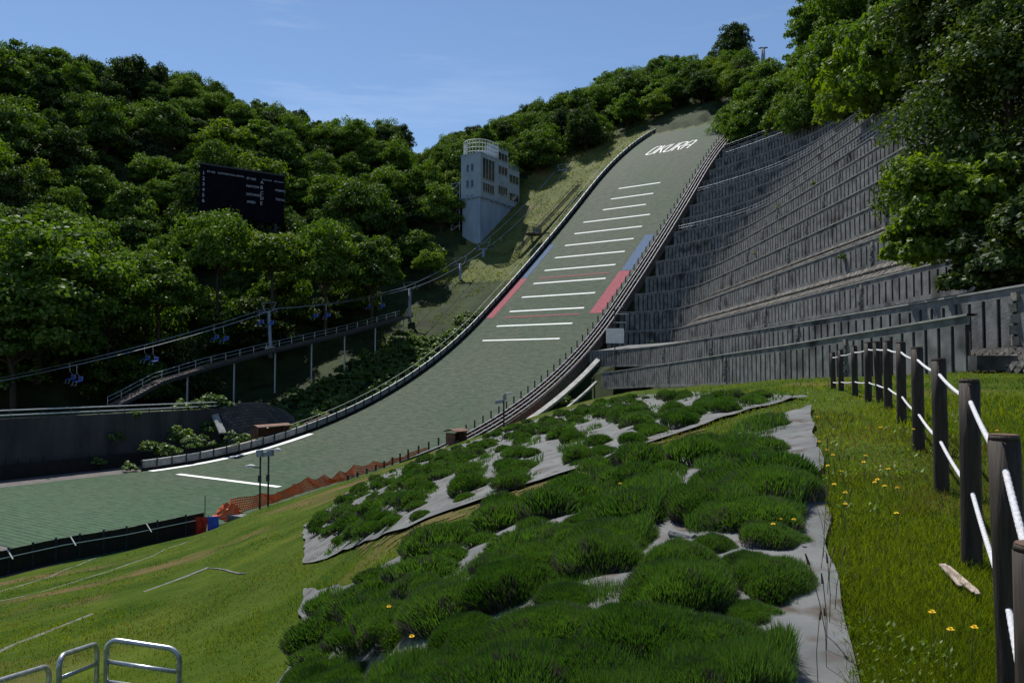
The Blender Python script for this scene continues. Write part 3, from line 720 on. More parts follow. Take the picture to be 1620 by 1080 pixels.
nth = ['leftmost, over the retaining wall', 'second from the left edge', 'third from the left, left of the walkway bend', 'hanging over the lower part of the walkway', 'just left of the leaning pylon', 'between the leaning pylon and the walkway end', 'close to the upper end of the walkway', 'over the grass beside the judge tower base', 'over the grass below the coach platform', 'over the grass level with the coach platform', 'over the grass near the slope top', 'high up near the slope crest']
for j, (i, f) in enumerate(CH):
    for sgn in (1, -1):
        ff = min(.99, max(.01, f+(.0 if sgn > 0 else .02)))
        p = cable_pt(i, ff, sgn)
        o = ch0 if first else copy_tree(ch0); first = False
        o.location = p; o.rotation_euler = (0, 0, math.atan2(U[1], U[0])-math.pi/2); o.scale = (.85, .85, .85)
        tag(o, 'blue chairlift chair on the '+('near' if sgn > 0 else 'far')+' cable, '+nth[j], 'lift chair', 'chairlift chairs')

# ------------------------------------------------------------------ raised walkway, retaining walls on the left
def walkway():
    px = [178, 200, 250, 330, 430, 540, 640]; py = [641, 630, 603, 578, 553, 527, 500]
    pts = [at(x, y, float(ray_l(x, -25.5))) for x, y in zip(px, py)]
    # resample
    P = []
    for p, q in zip(pts[:-1], pts[1:]):
        n = max(2, int((q-p).length/1.2)); P += [p.lerp(q, i/n) for i in range(n)]
    P.append(pts[-1]); root = empty('raised_walkway', pts[0], 0, 'long weathered timber walkway on thin posts climbing past the chairlift on the left', 'walkway')
    v3 = Vector((VV[0], VV[1], 0)); deck = MB(); w = 1.15
    for p, q in zip(P[:-1], P[1:]):
        deck.beam(p, q, 2*w, .12)
        t = (q-p)
        for f in (.17, .5, .83): deck.box(p.lerp(q, f)+Vector((0, 0, .09)), (.07, 2*w, .06), rz=math.atan2(t.y, t.x))
    put(deck, 'deck', M['deck'], root)
    for s in (-1, 1):
        mb = MB()
        for dz in ((.5, 1.0) if s < 0 else (.35,)): mb.tube([p+v3*w*s+Vector((0, 0, dz)) for p in P], .035, 4)
        for p in P[::2]: mb.beam(p+v3*w*s, p+v3*w*s+Vector((0, 0, 1.0 if s < 0 else .35)), .05, .05)
        put(mb, 'railing', M['galv'] if s < 0 else M['dark_metal'], root)
    mb = MB(); 
    mb2 = [p+v3*w-Vector((0, 0, .25)) for p in P]
    for p, q in zip(mb2[:-1], mb2[1:]): mb.beam(p, q, .12, .3)
    put(mb, 'edge_beam', M['dark_metal'], root)
    for i in range(8, len(P), 6):
        m = MB(); m.beam(P[i]+v3*.8-Vector((0, 0, 6.5)), P[i]+v3*.8-Vector((0, 0, .1)), .2, .2); put(m, 'support_post', M['steel'], root)
walkway()
def left_walls():
    # plain concrete wall (outrun edge)
    a0, a1, l = -104, -61.5, -18.3
    mb = MB(); mb.box(W((a0+a1)/2, l, z=(ZF-4.9)/2), (a1-a0, .5, -4.9-ZF), rz=math.atan2(U[1], U[0]))
    M['wall_dark'] = noise_mat('wall_dark', (.035, .035, .04), (.075, .072, .075), .5, .9, .3, vec=(1, 1, .25), bscale=6); w = mb.build('retaining_wall', M['wall_dark']); tag(w, 'tall plain dark concrete retaining wall at the left edge of the outrun', 'retaining wall')
    mb = MB()
    A0 = W(a1+.2, l+.1, z=0); n = 14; vs = []; nz_ = 8
    for i in range(n+1):
        a = a1+(13.5)*i/n; zt_ = ip(i/n, [0, .3, .5, .8, 1], [-4.7, -4.2, -4.3, -5.6, -7.5])
        for j in range(nz_+1): p = W(a, l+2.6*(1-j/nz_)-.1, z=ZF-.2+(zt_-ZF+.2)*j/nz_); vs.append(p)
    mb.add(vs, [(i*(nz_+1)+j, (i+1)*(nz_+1)+j, (i+1)*(nz_+1)+j+1, i*(nz_+1)+j+1) for i in range(n) for j in range(nz_)])
    m, nt, b = base_mat('block_wall', .9); N = nt.nodes; L = nt.links
    br = N.new('ShaderNodeTexBrick'); br.inputs['Scale'].default_value = 1.0; br.inputs['Color1'].default_value = (.05, .048, .046, 1); br.inputs['Color2'].default_value = (.11, .105, .1, 1); br.inputs['Mortar'].default_value = (.02, .02, .02, 1); br.inputs['Mortar Size'].default_value = .035; br.inputs['Brick Width'].default_value = .8; br.inputs['Row Height'].default_value = .4
    t = N.new('ShaderNodeTexCoord'); L.new(t.outputs['UV'], br.inputs['Vector']); L.new(br.outputs[0], b.inputs['Base Color'])
    bw = mb.build('block_wall', m); ul = bw.data.uv_layers.new(name='UVMap')
    for li, lp in enumerate(bw.data.loops):
        q = lp.vertex_index; ul.data[li].uv = ((q//(nz_+1))*.96, (q % (nz_+1))*.85)
    sld = bw.modifiers.new('solid', 'SOLIDIFY'); sld.thickness = .5; sld.offset = -1
    tag(bw, 'dark stone block wall beside the plain retaining wall at the foot of the walkway', 'retaining wall')
    root = empty('guard_rail', W(-63, l-.2, z=-4.9), 0, 'low white double pipe rail on top of the plain retaining wall at far left', 'guard rail')
    mb = MB()
    for dz in (.35, .85): mb.tube([W(-98, l-.2, z=-4.9+dz), W(-61.8, l-.2, z=-4.9+dz)], .07, 6)
    put(mb, 'rails', M['white'], root); mb = MB()
    for i in range(13): a = -98+36*i/12; mb.beam(W(a, l-.2, z=-5), W(a, l-.2, z=-4.0), .09, .09)
    put(mb, 'rail_posts', M['dark_metal'], root)
    # black fence strip filling in the dark shade below the wall
    mb = MB(); mb.box(W(-88, -17.2, z=ZF+.75), (34, .12, 1.5), rz=math.atan2(U[1], U[0])); hb = mb.build('shade_fence', M['black']); tag(hb, 'low black fence strip filling in the shade at the foot of the plain retaining wall', 'shade_fence')
left_walls()
# leaning timber post / chute near the left barrier
cs = MB(); A = at(338, 652, 98); B = at(352, 685, 96); cs.beam(A, B, .9, .25); tag(cs.build('concrete_chute', M['coping']), 'short pale concrete chute running down the bank beside the leafy shrubs', 'chute')

def shelter(name, px, py, d, wd, label, flip=1):
    p = at(px, py, d); root = empty(name, p, math.atan2(U[1], U[0]), label, 'shelter')
    mb = MB()
    for sx in (-1, 1): mb.box((sx*wd/2, 0, .55), (.1, 1.3, 1.3))
    mb.box((0, .6*flip, .5), (wd, .08, 1.1)); mb.build('walls', M['roof'], root)
    mb = MB(); n = 9; vs = []
    for i in range(n):
        y = -.9+1.8*i/(n-1); z = 1.2+.35*math.cos(y*1.4)
        vs += [(-wd/2-.2, y, z), (wd/2+.2, y, z), (wd/2+.2, y, z+.07), (-wd/2-.2, y, z+.07)]
    mb.add(vs, [(4*i+k, 4*i+(k+1) % 4, 4*i+4+(k+1) % 4, 4*i+4+k) for i in range(n-1) for k in range(4)]); mb.build('roof', M['roof'], root)
shelter('equipment_shelter', 428, 690, float(ray_l(428, -13.6)), 5, 'small brown-roofed equipment shelter set into the left barrier near its lower end')
shelter('equipment_shelter', 722, 700, float(ray_l(722, 13.6)), 2.2, 'small rounded brown shelter beside the right barrier above the lavender bank')
# white board at the right barrier
wb = empty('sign_board', at(973, 531, 107), 0, 'blank white board on a dark post between the right barrier and the terrace walls', 'board')
MB().box((0, 0, 0), (2.5, .12, 2.1)).build('board', M['white'], wb); MB().beam((0, .2, -3.5), (0, .2, 4.2), .14, .14).build('post', M['dark_metal'], wb)
mb = MB()
for z, w in ((1.9, 1.6), (3.1, 2.0), (4.1, 1.2)): mb.beam((-.2, .2, z), (w, .2, z), .07, .07)
mb.build('bracket', M['white'], wb)
# coach platform and stairs on the left
cp = empty('coach_platform', at(842, 371, float(ray_l(842, -17))), math.atan2(U[1], U[0]), 'dark railed coach platform on stilts beside the left barrier below the judge tower level', 'platform')
MB().box((0, 0, 0), (3.6, 2.6, .15)).build('deck', M['deck'], cp)
for x in (-1.7, 1.7):
    for y in (-1.2, 1.2): MB().beam((x, y, -2.6), (x, y, -.08), .14, .14).build('leg', M['dark_metal'], cp)
mb = MB()
for z in (.7, 1.2, 1.9):
    for (a, b) in (((-1.75, -1.25), (1.75, -1.25)), ((1.75, -1.25), (1.75, 1.25)), ((1.75, 1.25), (-1.75, 1.25)), ((-1.75, 1.25), (-1.75, -1.25))): mb.beam((*a, z), (*b, z), .06, .06)
for i in range(6):
    for y in (-1.25, 1.25): mb.beam((-1.75+.7*i, y, 0), (-1.75+.7*i, y, 1.95), .06, .06)
mb.build('railing', M['dark_metal'], cp); MB().box((0, -1.2, .75), (3.3, .05, 1.1)).build('screen', M['steel'], cp)
MB().beam((0, -1.3, -.05), (0, -4.2, -.05), .8, .1).build('gangway', M['deck'], cp)
st = empty('slope_stairs', W(10, -18.2, .2), 0, 'narrow dark metal stairway climbing the grass strip left of the slope above the coach platform', 'stairs'); mb = MB()
for i in range(60):
    a = 10+24*i/59; mb.box(W(a, -18.6+.03*i, .35), (.3, 1.0, .06), rz=math.atan2(U[1], U[0]))
put(mb, 'treads', M['dark_metal'], st); mb = MB()
for l in (-19.1, -18.1): mb.tube([W(10+24*i/12, l+.03*i*5, 1.3) for i in range(13)], .05, 4); mb.tube([W(10+24*i/12, l+.03*i*5, .35) for i in range(13)], .07, 4)
for i in range(13):
    for l in (-19.1, -18.1): mb.beam(W(10+2*i, l+.15*i, .2), W(10+2*i, l+.15*i, 1.3), .05, .05)
put(mb, 'handrails', M['dark_metal'], st)
# small lamp on the grass by the tower
def lamp_pole(px, pyb, pyt, d, label, heads_, r=.07):
    b = at(px, pyb, d); h = (pyb-pyt)*d/F; e = empty('floodlight_pole', b, 0, label, 'floodlight pole')
    MB().tube([(0, 0, -.6), (0, 0, h)], r, 8).build('pole', M['dark_metal'], e, True)
    MB().box((0, -.12, h*.55), (.22, .16, .5)).build('junction_box', M['dark_metal'], e)
    for (x, z, w, hh, kind) in heads_:
        mb = MB()
        if kind == 'box':
            mb.box((x, 0, h+z), (w, .35, hh), ax=(Vector((1, 0, .12)).normalized(), Vector((0, 1, 0)), Vector((-.12, 0, 1)).normalized())); mb.box((x, -.19, h+z), (w*.86, .03, hh*.8)); o = mb.build('floodlight', M['steel'], e)
        else:
            n = 8; pts = [(x-w/2+w*i/n, 0, h+z+.1*math.sin(math.pi*i/n)) for i in range(n+1)]
            for i in range(n): mb.box(((pts[i][0]+pts[i+1][0])/2, 0, h+z), (w/n+.01, .3*math.sin(math.pi*(i+.7)/(n+.6))+.06, hh*math.sin(math.pi*(i+.7)/(n+.6))+.03))
            o = mb.build('lamp_head', M['white'], e)
        m2 = MB(); m2.beam((0, 0, h+z-.12), (x, 0, h+z-.05), .08, .08); m2.build('bracket', M['dark_metal'], e)
    return e
lamp_pole(411, 800, 722, 57, 'left one of the twin floodlight poles by the orange netting, with a white oval lamp', [(-.05, .2, .45, .5, 'box'), (-.75, -.75, .7, .18, 'oval')])
lamp_pole(424, 797, 722, 58, 'right one of the twin floodlight poles by the orange netting, with lamps on top', [(-.25, .15, .45, .35, 'box'), (.15, .25, .4, .5, 'box'), (.65, .45, .55, .22, 'oval')])
lamp_pole(797, 673, 632, 88, 'single dark floodlight pole in front of the right barrier pipes', [(-.55, -.25, .9, .4, 'box'), (.1, .25, .4, .6, 'box'), (.65, .7, .9, .25, 'oval')], .09)

# ------------------------------------------------------------------ foreground bank: ray casting onto it
DS = [1.2]
while DS[-1] < 112: DS.append(DS[-1]*1.018+.01)
def cast(px, py):
    """where the viewing direction meets the bank; nan where it misses"""
    px = np.atleast_1d(np.asarray(px, float)); py = np.atleast_1d(np.asarray(py, float))
    Xr = (px-810)/F; Vr = (540-py)/F; c, s = math.cos(PITCH), math.sin(PITCH); yy = c-Vr*s; rx = Xr/yy; rz = (s+Vr*c)/yy
    out = np.full(len(px), np.nan); act = np.arange(len(px)); prev = np.full(len(px), 1.0); pd = 1.0
    for d in DS:
        h = rz[act]*d-bank(rx[act]*d, np.full(len(act), d)); pv = prev[act]; m = (h <= 0) & (pv > 0)
        out[act[m]] = (pd+(d-pd)*(pv/(pv-h+1e-9)))[m]; prev[act] = h; act = act[~m]; pd = d
        if len(act) == 0: break
    return rx*out, out, bank(rx*out, np.nan_to_num(out, nan=50.))
def gp(px, py):
    x, y, z = cast([px], [py])
    if np.isnan(x[0]):       # below the bank: the mats or the apron
        v = at(px, py, 1.0)
        for d in np.arange(30, 140, .25):
            a, l = AL(v.x*d, d)
            if v.z*d <= float(zh(a)): return Vector((v.x*d, float(d), float(zh(a))))
    return Vector((float(x[0]), float(y[0]), float(z[0])))
def wpoly(pts):
    x, y, z = cast([p[0] for p in pts], [p[1] for p in pts]); out = []
    for i, p in enumerate(pts):
        k = 0; a, b = x[i], y[i]
        while np.isnan(a) and k < 14: k += 1; c = cast([p[0]], [p[1]+3*k]); a, b = c[0][0], c[1][0]
        if not np.isnan(a): out.append((float(a), float(b)))
    return out
def inpoly(x, y, poly):
    x = np.asarray(x); y = np.asarray(y); r = np.zeros(x.shape, bool); n = len(poly)
    for i in range(n):
        x0, y0 = poly[i]; x1, y1 = poly[(i+1) % n]
        if y0 == y1: continue
        c = ((y0 > y) != (y1 > y)) & (x < (x1-x0)*(y-y0)/(y1-y0)+x0); r ^= c
    return r
BED1 = wpoly([(478, 936), (478, 1030), (430, 1100), (440, 1250), (700, 1330), (1000, 1330), (1400, 1250), (1345, 1100), (1330, 1000), (1308, 850), (1290, 700), (1282, 648), (1150, 695), (960, 745), (820, 805), (690, 865), (600, 905)])
BED2 = wpoly([(482, 832), (480, 893), (560, 868), (640, 842), (760, 796), (850, 765), (985, 718), (1100, 682), (1170, 655), (1280, 632), (1180, 627), (1060, 622), (960, 634), (880, 655), (800, 680), (700, 715), (560, 775)])
BAND = wpoly([(330, 985), (400, 925), (480, 898), (620, 868), (760, 818), (960, 738), (1130, 682), (1180, 664), (985, 712), (850, 757), (700, 812), (560, 866), (470, 900), (430, 950), (360, 990)])
GAPS1 = [wpoly(p) for p in ([(1245, 645), (1300, 640), (1420, 1330), (1270, 1330), (1250, 1100), (1262, 960), (1282, 890), (1268, 820), (1278, 780), (1238, 745)],
                            [(1092, 750), (1112, 760), (1085, 850), (1105, 860), (1040, 920), (1010, 960), (990, 1000), (935, 1000), (985, 950), (1010, 880), (1062, 810)],
                            [(478, 936), (600, 905), (590, 925), (505, 945), (500, 1015), (478, 1030)],
                            [(600, 1040), (700, 1010), (690, 1060), (600, 1080)])]
GAPS2 = [wpoly(p) for p in ([(482, 850), (500, 855), (515, 870), (480, 893)], [(855, 690), (872, 690), (895, 755), (860, 762)], [(795, 700), (803, 700), (765, 800), (750, 800)],
                            [(930, 658), (950, 668), (1005, 700), (985, 715), (965, 690)], [(1010, 632), (1090, 640), (1110, 655), (1050, 648)], [(705, 762), (715, 765), (685, 810), (665, 818)])]
from mathutils.geometry import delaunay_2d_cdt
def fabric(name, poly, label, step):
    bd = []
    for (p, q) in zip(poly, poly[1:]+poly[:1]):
        p = np.array(p); q = np.array(q); n = max(1, int(np.linalg.norm(q-p)/(step*1.2)))
        for i in range(n): bd.append(p+(q-p)*i/n)
    bd = np.array(bd); bd = bd+np.stack([vnoise(bd[:, 1]*1.6, bd[:, 0]*1.6), vnoise(bd[:, 0]*1.7+9, bd[:, 1]*1.3)], 1)*.14
    X, Y = np.meshgrid(np.arange(bd[:, 0].min(), bd[:, 0].max(), step), np.arange(bd[:, 1].min(), bd[:, 1].max(), step)); X = (X+rng.uniform(-.2, .2, X.shape)*step).ravel(); Y = (Y+rng.uniform(-.2, .2, Y.shape)*step).ravel()
    pl_ = [tuple(p) for p in bd]; k = inpoly(X, Y, pl_) & inpoly(X+step*.4, Y, pl_) & inpoly(X-step*.4, Y, pl_) & inpoly(X, Y+step*.4, pl_) & inpoly(X, Y-step*.4, pl_)
    vs = [Vector(p) for p in bd]+[Vector((float(a), float(b))) for a, b in zip(X[k], Y[k])]; n = len(bd)
    r = delaunay_2d_cdt(vs, [(i, (i+1) % n) for i in range(n)], [], 1, 1e-5)
    V2 = np.array([tuple(v) for v in r[0]]); Fc = np.array([f for f in r[2] if len(f) == 3], dtype=np.int32); XX, YY = V2[:, 0], V2[:, 1]
    ZZ = bank(XX, YY)+.035+np.abs(vnoise(XX*3.1, YY*1.6))*.07+vnoise(XX*.9+9, YY*2.2)*.04+np.abs(vnoise(XX*7, YY*3))*.02
    return tag(link(name, mesh_np(name, np.stack([XX, YY, ZZ], 1), Fc, M['fabric'], True)), label, 'ground sheet')
fabric('weed_control_sheet', BED1, 'grey wrinkled weed-control sheet under the nearer lavender bed beside the rope fence grass', .1)
fabric('weed_control_sheet', BED2, 'grey weed-control sheet under the farther lavender bed next to the outrun', .22)

def worn_strip():
    bx_ = [p[0] for p in BAND]; by_ = [p[1] for p in BAND]; X, Y = np.meshgrid(np.arange(min(bx_), max(bx_), .12), np.arange(min(by_), max(by_), .2)); nx = X.shape[1]; ny = X.shape[0]; V = np.stack([X.ravel(), Y.ravel(), (bank(X, Y)+.012).ravel()], 1)
    i, j = np.meshgrid(np.arange(ny-1), np.arange(nx-1), indexing='ij'); b = (i*nx+j).ravel(); Fc = np.stack([b, b+1, b+nx+1, b+nx], 1); c = V[Fc].mean(1)
    k = inpoly(c[:, 0]+vnoise(c[:, 0]*2, c[:, 1]*2)*.8, c[:, 1]+vnoise(c[:, 0]*2+5, c[:, 1]*2)*.8, BAND) & (c[:, 0] > -.2*c[:, 1]) & (vnoise(c[:, 0]*3, c[:, 1]*3)+.7*vnoise(c[:, 0]*9, c[:, 1]*9) > .05)
    m_ = noise_mat('worn_soil', (.055, .055, .015), (.115, .09, .04), 3, .95, .3, spec=.05)
    tag(link('worn_path', mesh_np('worn_path', V, Fc[k], m_, True)), kind='structure')
worn_strip()
# ---- lavender bushes
def bush_mesh(name, nb, r, h, bl, bw, seed, dry=.06):
    g = np.random.default_rng(seed); th = g.random(nb)*2*np.pi; u = g.random(nb)**.55
    rr = r*u*(1+.12*np.sin(3*th+seed)+.08*np.sin(5*th)); zz = h*np.sqrt(np.clip(1-u**2.4, 0, 1))*.85+.02
    x = rr*np.cos(th); y = rr*np.sin(th); lumps = 1+.16*vnoise(x*9+seed, y*9)*2; zz = zz*lumps
    dirv = np.stack([x*.75/r+g.normal(0, .17, nb), y*.75/r+g.normal(0, .17, nb), np.full(nb, 1.0)], 1); dirv /= np.linalg.norm(dirv, axis=1)[:, None]
    L_ = bl*(.55+.75*g.random(nb)); base = np.stack([x, y, zz], 1)-dirv*(L_*.45)[:, None]; base[:, 2] = np.maximum(base[:, 2], 0)
    s = np.cross(dirv, g.normal(0, 1, (nb, 3))); s /= np.linalg.norm(s, axis=1)[:, None]; wd = bw*(.6+.8*g.random(nb))
    tip = base+dirv*L_[:, None]; mid = base+dirv*(L_*.55)[:, None]+g.normal(0, bw*.6, (nb, 3))
    V = np.stack([base-s*wd[:, None]*.4, base+s*wd[:, None]*.4, mid+s*wd[:, None]*.5, tip, mid-s*wd[:, None]*.5], 1).reshape(-1, 3)
    i = np.arange(nb)*5; F1 = np.stack([i, i+1, i+2, i+4], 1); F2 = np.stack([i+4, i+2, i+3, i+3], 1)
    me = bpy.data.meshes.new(name); me.vertices.add(len(V)); me.vertices.foreach_set('co', V.astype(np.float32).ravel())
    lp = np.concatenate([F1.ravel(), np.stack([i+4, i+2, i+3], 1).ravel()]).astype(np.int32)
    me.loops.add(len(lp)); me.loops.foreach_set('vertex_index', lp); me.polygons.add(2*nb)
    me.polygons.foreach_set('loop_start', np.concatenate([np.arange(nb)*4, nb*4+np.arange(nb)*3]).astype(np.int32)); me.polygons.foreach_set('loop_total', np.concatenate([np.full(nb, 4), np.full(nb, 3)]).astype(np.int32))
    me.materials.append(L_LAV); me.materials.append(L_LAVD)
    pt_ = vnoise(x*7+seed, y*7) > .2; low = (zz < h*.38) & (g.random(nb) < .5) | (g.random(nb) < dry+.3*pt_); me.polygons.foreach_set('material_index', np.concatenate([low, low]).astype(np.int32)); me.update(calc_edges=True); return me
BUSH = [[bush_mesh('lavender', 13000, .30, .22, .085, .0048, 11), bush_mesh('lavender', 12000, .28, .2, .08, .0048, 12, .12)],
        [bush_mesh('lavender', 3000, .30, .24, .12, .011, 13), bush_mesh('lavender', 2600, .28, .21, .12, .012, 14, .12), bush_mesh('lavender', 2800, .31, .23, .12, .011, 15, .05)],
        [bush_mesh('lavender', 1500, .32, .27, .14, .02, 16), bush_mesh('lavender', 1400, .32, .25, .14, .02, 17, .16)]]
placed = []
def plant_bed(poly, gaps, n, minr, pxr, first_pts=()):
    got = []
    cand = []
    P_ = rng.random((n*30, 2)); pxs = pxr[0]+(pxr[1]-pxr[0])*P_[:, 0]; pys = pxr[2]+(pxr[3]-pxr[2])*P_[:, 1]
    x, y, z = cast(pxs, pys)
    cx = [(a, b) for a, b in first_pts]+[(a, b) for a, b in zip(x, y) if not np.isnan(a)]
    for a, b in cx:
        A = np.array([a]); B = np.array([b])
        mg = .3+.003*b
        if not all(inpoly(A+mg*i_, B+mg*j_, poly)[0] for i_, j_ in ((1, 0), (-1, 0), (0, 1), (0, -1))) or any(inpoly(A+i_*mg*.55, B, g)[0] for g in gaps for i_ in (-1, 0, 1)): continue
        m = minr(b)
        if any((a-p)**2+(b-q)**2 < m*m for p, q in got): continue
        got.append((a, b))
        if len(got) >= n: break
    return got
B1 = plant_bed(BED1, GAPS1, 190, lambda d: .31+.010*d, (330, 1330, 640, 1180), [tuple(gp(1150, 1040))[:2], tuple(gp(1085, 1075))[:2], tuple(gp(1190, 990))[:2], tuple(gp(1180, 905))[:2]])
B2 = plant_bed(BED2, GAPS2, 215, lambda d: .37+.005*d, (470, 1290, 620, 900))
random.shuffle(B1)
protos = {}
for bed, lst in (('nearer', B1), ('farther', B2)):
    for (a, b) in lst:
        lod = 0 if b < 6.5 else (1 if b < 17 else 2); me = random.choice(BUSH[lod])
        o = link('lavender_bush', me); s = random.choice((.6, .8, .95, 1.1, 1.25))*(1.0 if bed == 'nearer' else .85); o.location = (a, b, float(bank(a, b))-.02)
        o.rotation_euler = (random.uniform(-.1, .1), random.uniform(-.25, -.05), random.uniform(0, 6.28)); o.scale = (s*random.uniform(.95, 1.2), s*random.uniform(.9, 1.1), s*random.uniform(.75, 1.15)*(1.0 if bed == 'nearer' else 1.1))
        px_, py_ = topx(a, b, float(bank(a, b)))
        h_ = 'left' if px_ < 760 else ('middle' if px_ < 1060 else 'right'); v_ = ('bottom ' if py_ > 930 else 'central ' if py_ > 780 else 'upper ') if bed == 'nearer' else ('far ' if py_ < 690 else 'near ')
        nxt = {'left': 'next to the open grass bank', 'middle': 'in mid bed', 'right': 'towards the rope fence'}[h_]
        lb_ = 'green lavender bush %s, %s%s of the %s bed' % (nxt, v_, h_, bed); gr = '%s%s lavender bushes of the %s bed' % (v_, h_, bed)
        tag(o, lb_, 'lavender', gr)
print('bushes', len(B1), len(B2))

def lav_mass(n, seed):
    g = np.random.default_rng(seed); px = 300+1050*g.random(n); py = 612+520*g.random(n); x, y, z = cast(px, py); ok = ~np.isnan(x); x, y = x[ok], y[ok]
    ok = np.zeros(len(x), bool)
    thr = np.full(len(x), -.12); thr[inpoly(x, y, BED2)] = .02
    for poly, gaps in ((BED1, GAPS1), (BED2, GAPS2)):
        o_ = inpoly(x, y, poly) & inpoly(x+.12, y, poly) & inpoly(x-.12, y, poly) & inpoly(x, y+.2, poly) & inpoly(x, y-.2, poly)
        for q in gaps: o_ &= ~inpoly(x, y, q)
        ok |= o_
    nz_ = vnoise(x*1.5+7, y*1.5)+.5*vnoise(x*4, y*4); ok &= nz_ > thr; x, y, nz_, thr = x[ok], y[ok], nz_[ok], thr[ok]; hum = np.clip(nz_-thr, 0, .7)*.34; z = bank(x, y)+hum
    m = len(x); d = np.hypot(x, y); L_ = (.08+.06*g.random(m))*(1+.01*d); w = np.clip(.0012*d, .004, .05)*(.6+.7*g.random(m)); dv = np.stack([g.normal(0, .3, m), g.normal(0, .3, m), np.ones(m)], 1); dv /= np.linalg.norm(dv, axis=1)[:, None]
    th = g.random(m)*6.28; s_ = np.stack([np.cos(th), np.sin(th), 0*th], 1); b0 = np.stack([x, y, z-.06], 1); t_ = b0+dv*L_[:, None]; mi = b0+dv*(L_*.5)[:, None]
    V = np.stack([b0, mi+s_*w[:, None]*.5, t_, mi-s_*w[:, None]*.5], 1).reshape(-1, 3); i = np.arange(m)*4
    me = mesh_np('lavender_growth', V, np.stack([i, i+1, i+2, i+3], 1), L_LAV); me.materials.append(L_LAVD); me.polygons.foreach_set('material_index', (g.random(m) < .06+.5*(nz_ < -.1)).astype(np.int32)); me.update()
    tag(link('lavender_growth', me), 'low straggling lavender growth joining the bushes of the two beds', 'lavender', kind='stuff')
lav_mass(420000, 31)

# ---- grass blades (one mass), denser where it is near
def in_beds(x, y):
    r = inpoly(x, y, BED1) | inpoly(x, y, BED2); return r
def grass(name, n, label, mat, bh, seed, dry=False, pxr=(-140, 2250, 575, 1230), bwf=1.0):
    g = np.random.default_rng(seed); px = pxr[0]+(pxr[1]-pxr[0])*g.random(n); py = pxr[2]+(pxr[3]-pxr[2])*g.random(n)**1.0
    x, y, z = cast(px, py); ok = ~np.isnan(x); x, y, z = x[ok], y[ok], z[ok]; x = x+g.normal(0, .05, len(x)); y = y+g.normal(0, .08, len(y))
    ok = ~in_beds(x, y) & (y > 1.0) & (x < 17); a, l = AL(x, y); ok &= ~((l < redge(a)+1.2) & (y > 30)) & (z > ZF-.3)
    band = inpoly(x, y, BAND)
    if dry: ok &= (vnoise(x*.5+20, y*.25)+.3*vnoise(x*2, y*2)+.35*band > .12)
    else: ok &= g.random(len(x)) > .35*(vnoise(x*.5+20, y*.25) > .12)+.62*(band & (vnoise(x*1.5, y*1.5) > -.2))
    x, y = x[ok], y[ok]; z = bank(x, y); m = len(x); d = np.hypot(x, y)
    pat = 1+.9*vnoise(x*.8+5, y*.5); hgt = bh*(.5+.9*g.random(m))*np.clip(pat, .4, 1.6)*np.clip(1+.008*d, 1, 1.5)*np.where(x > .2*y, .85, np.where(y > 9, .5, .75))
    w = np.clip(.0008*d, .0028, .045)*(.7+.8*g.random(m))*bwf; th = g.random(m)*2*np.pi
    s = np.stack([np.cos(th), np.sin(th)*.6, np.zeros(m)], 1); ln = np.stack([g.normal(0, .38, m), g.normal(0, .38, m), np.ones(m)], 1); ln /= np.linalg.norm(ln, axis=1)[:, None]
    b0 = np.stack([x, y, z-.02], 1); mid = b0+ln*(hgt*.55)[:, None]; ln2 = ln+np.stack([g.normal(0, .35, m), g.normal(0, .35, m), -.15*np.ones(m)], 1); tip = mid+ln2*(hgt*.45)[:, None]
    V = np.stack([b0-s*w[:, None]*.5, b0+s*w[:, None]*.5, mid+s*w[:, None]*.42, mid-s*w[:, None]*.42, tip], 1).reshape(-1, 3); i = np.arange(m)*5
    Q = np.stack([i, i+1, i+2, i+3], 1); T = np.stack([i+3, i+2, i+4], 1)
    me = bpy.data.meshes.new(name); me.vertices.add(len(V)); me.vertices.foreach_set('co', V.astype(np.float32).ravel()); lp = np.concatenate([Q.ravel(), T.ravel()]).astype(np.int32)
    me.loops.add(len(lp)); me.loops.foreach_set('vertex_index', lp); me.polygons.add(2*m)
    me.polygons.foreach_set('loop_start', np.concatenate([np.arange(m)*4, m*4+np.arange(m)*3]).astype(np.int32)); me.polygons.foreach_set('loop_total', np.concatenate([np.full(m, 4), np.full(m, 3)]).astype(np.int32)); me.materials.append(mat); me.update(calc_edges=True)
    return tag(link(name, me), label, 'grass', kind='stuff')
grass('meadow_grass', 520000, 'sunlit green grass growing over the bank and around the beds', L_GRASS, .1, 3)
grass('dry_grass', 230000, 'dry straw-coloured grass patches on the bank', L_DRY, .09, 4, True)
# weeds: broad leaf rosettes by the beds
def weed_leaves(n, seed):
    g = np.random.default_rng(seed); px = 900+620*g.random(n); py = 620+520*g.random(n); x, y, z = cast(px, py); ok = ~np.isnan(x); x, y = x[ok], y[ok]; ok = ~in_beds(x, y) & (x > .3*y-.2) & (vnoise(x*1.7, y*1.7) > .1); x, y = x[ok], y[ok]; z = bank(x, y)
    m = len(x); th = g.random(m)*6.28; s = (.02+.025*g.random(m))*np.clip(y/7, .45, 1); c = np.stack([x, y, z+.03+.06*g.random(m)], 1); a = np.stack([np.cos(th), np.sin(th), .5+.5*g.random(m)], 1)*s[:, None]; b = np.stack([-np.sin(th), np.cos(th), g.normal(0, .3, m)], 1)*(s*.32)[:, None]
    V = np.stack([c, c+a*.6+b, c+a*1.3, c+a*.6-b], 1).reshape(-1, 3); i = np.arange(m)*4
    return tag(link('weeds', mesh_np('weeds', V, np.stack([i, i+1, i+2, i+3], 1), L_BRI)), 'low broad-leaved weeds among the grass beside the rope fence', 'weeds', kind='stuff')
weed_leaves(6000, 9)
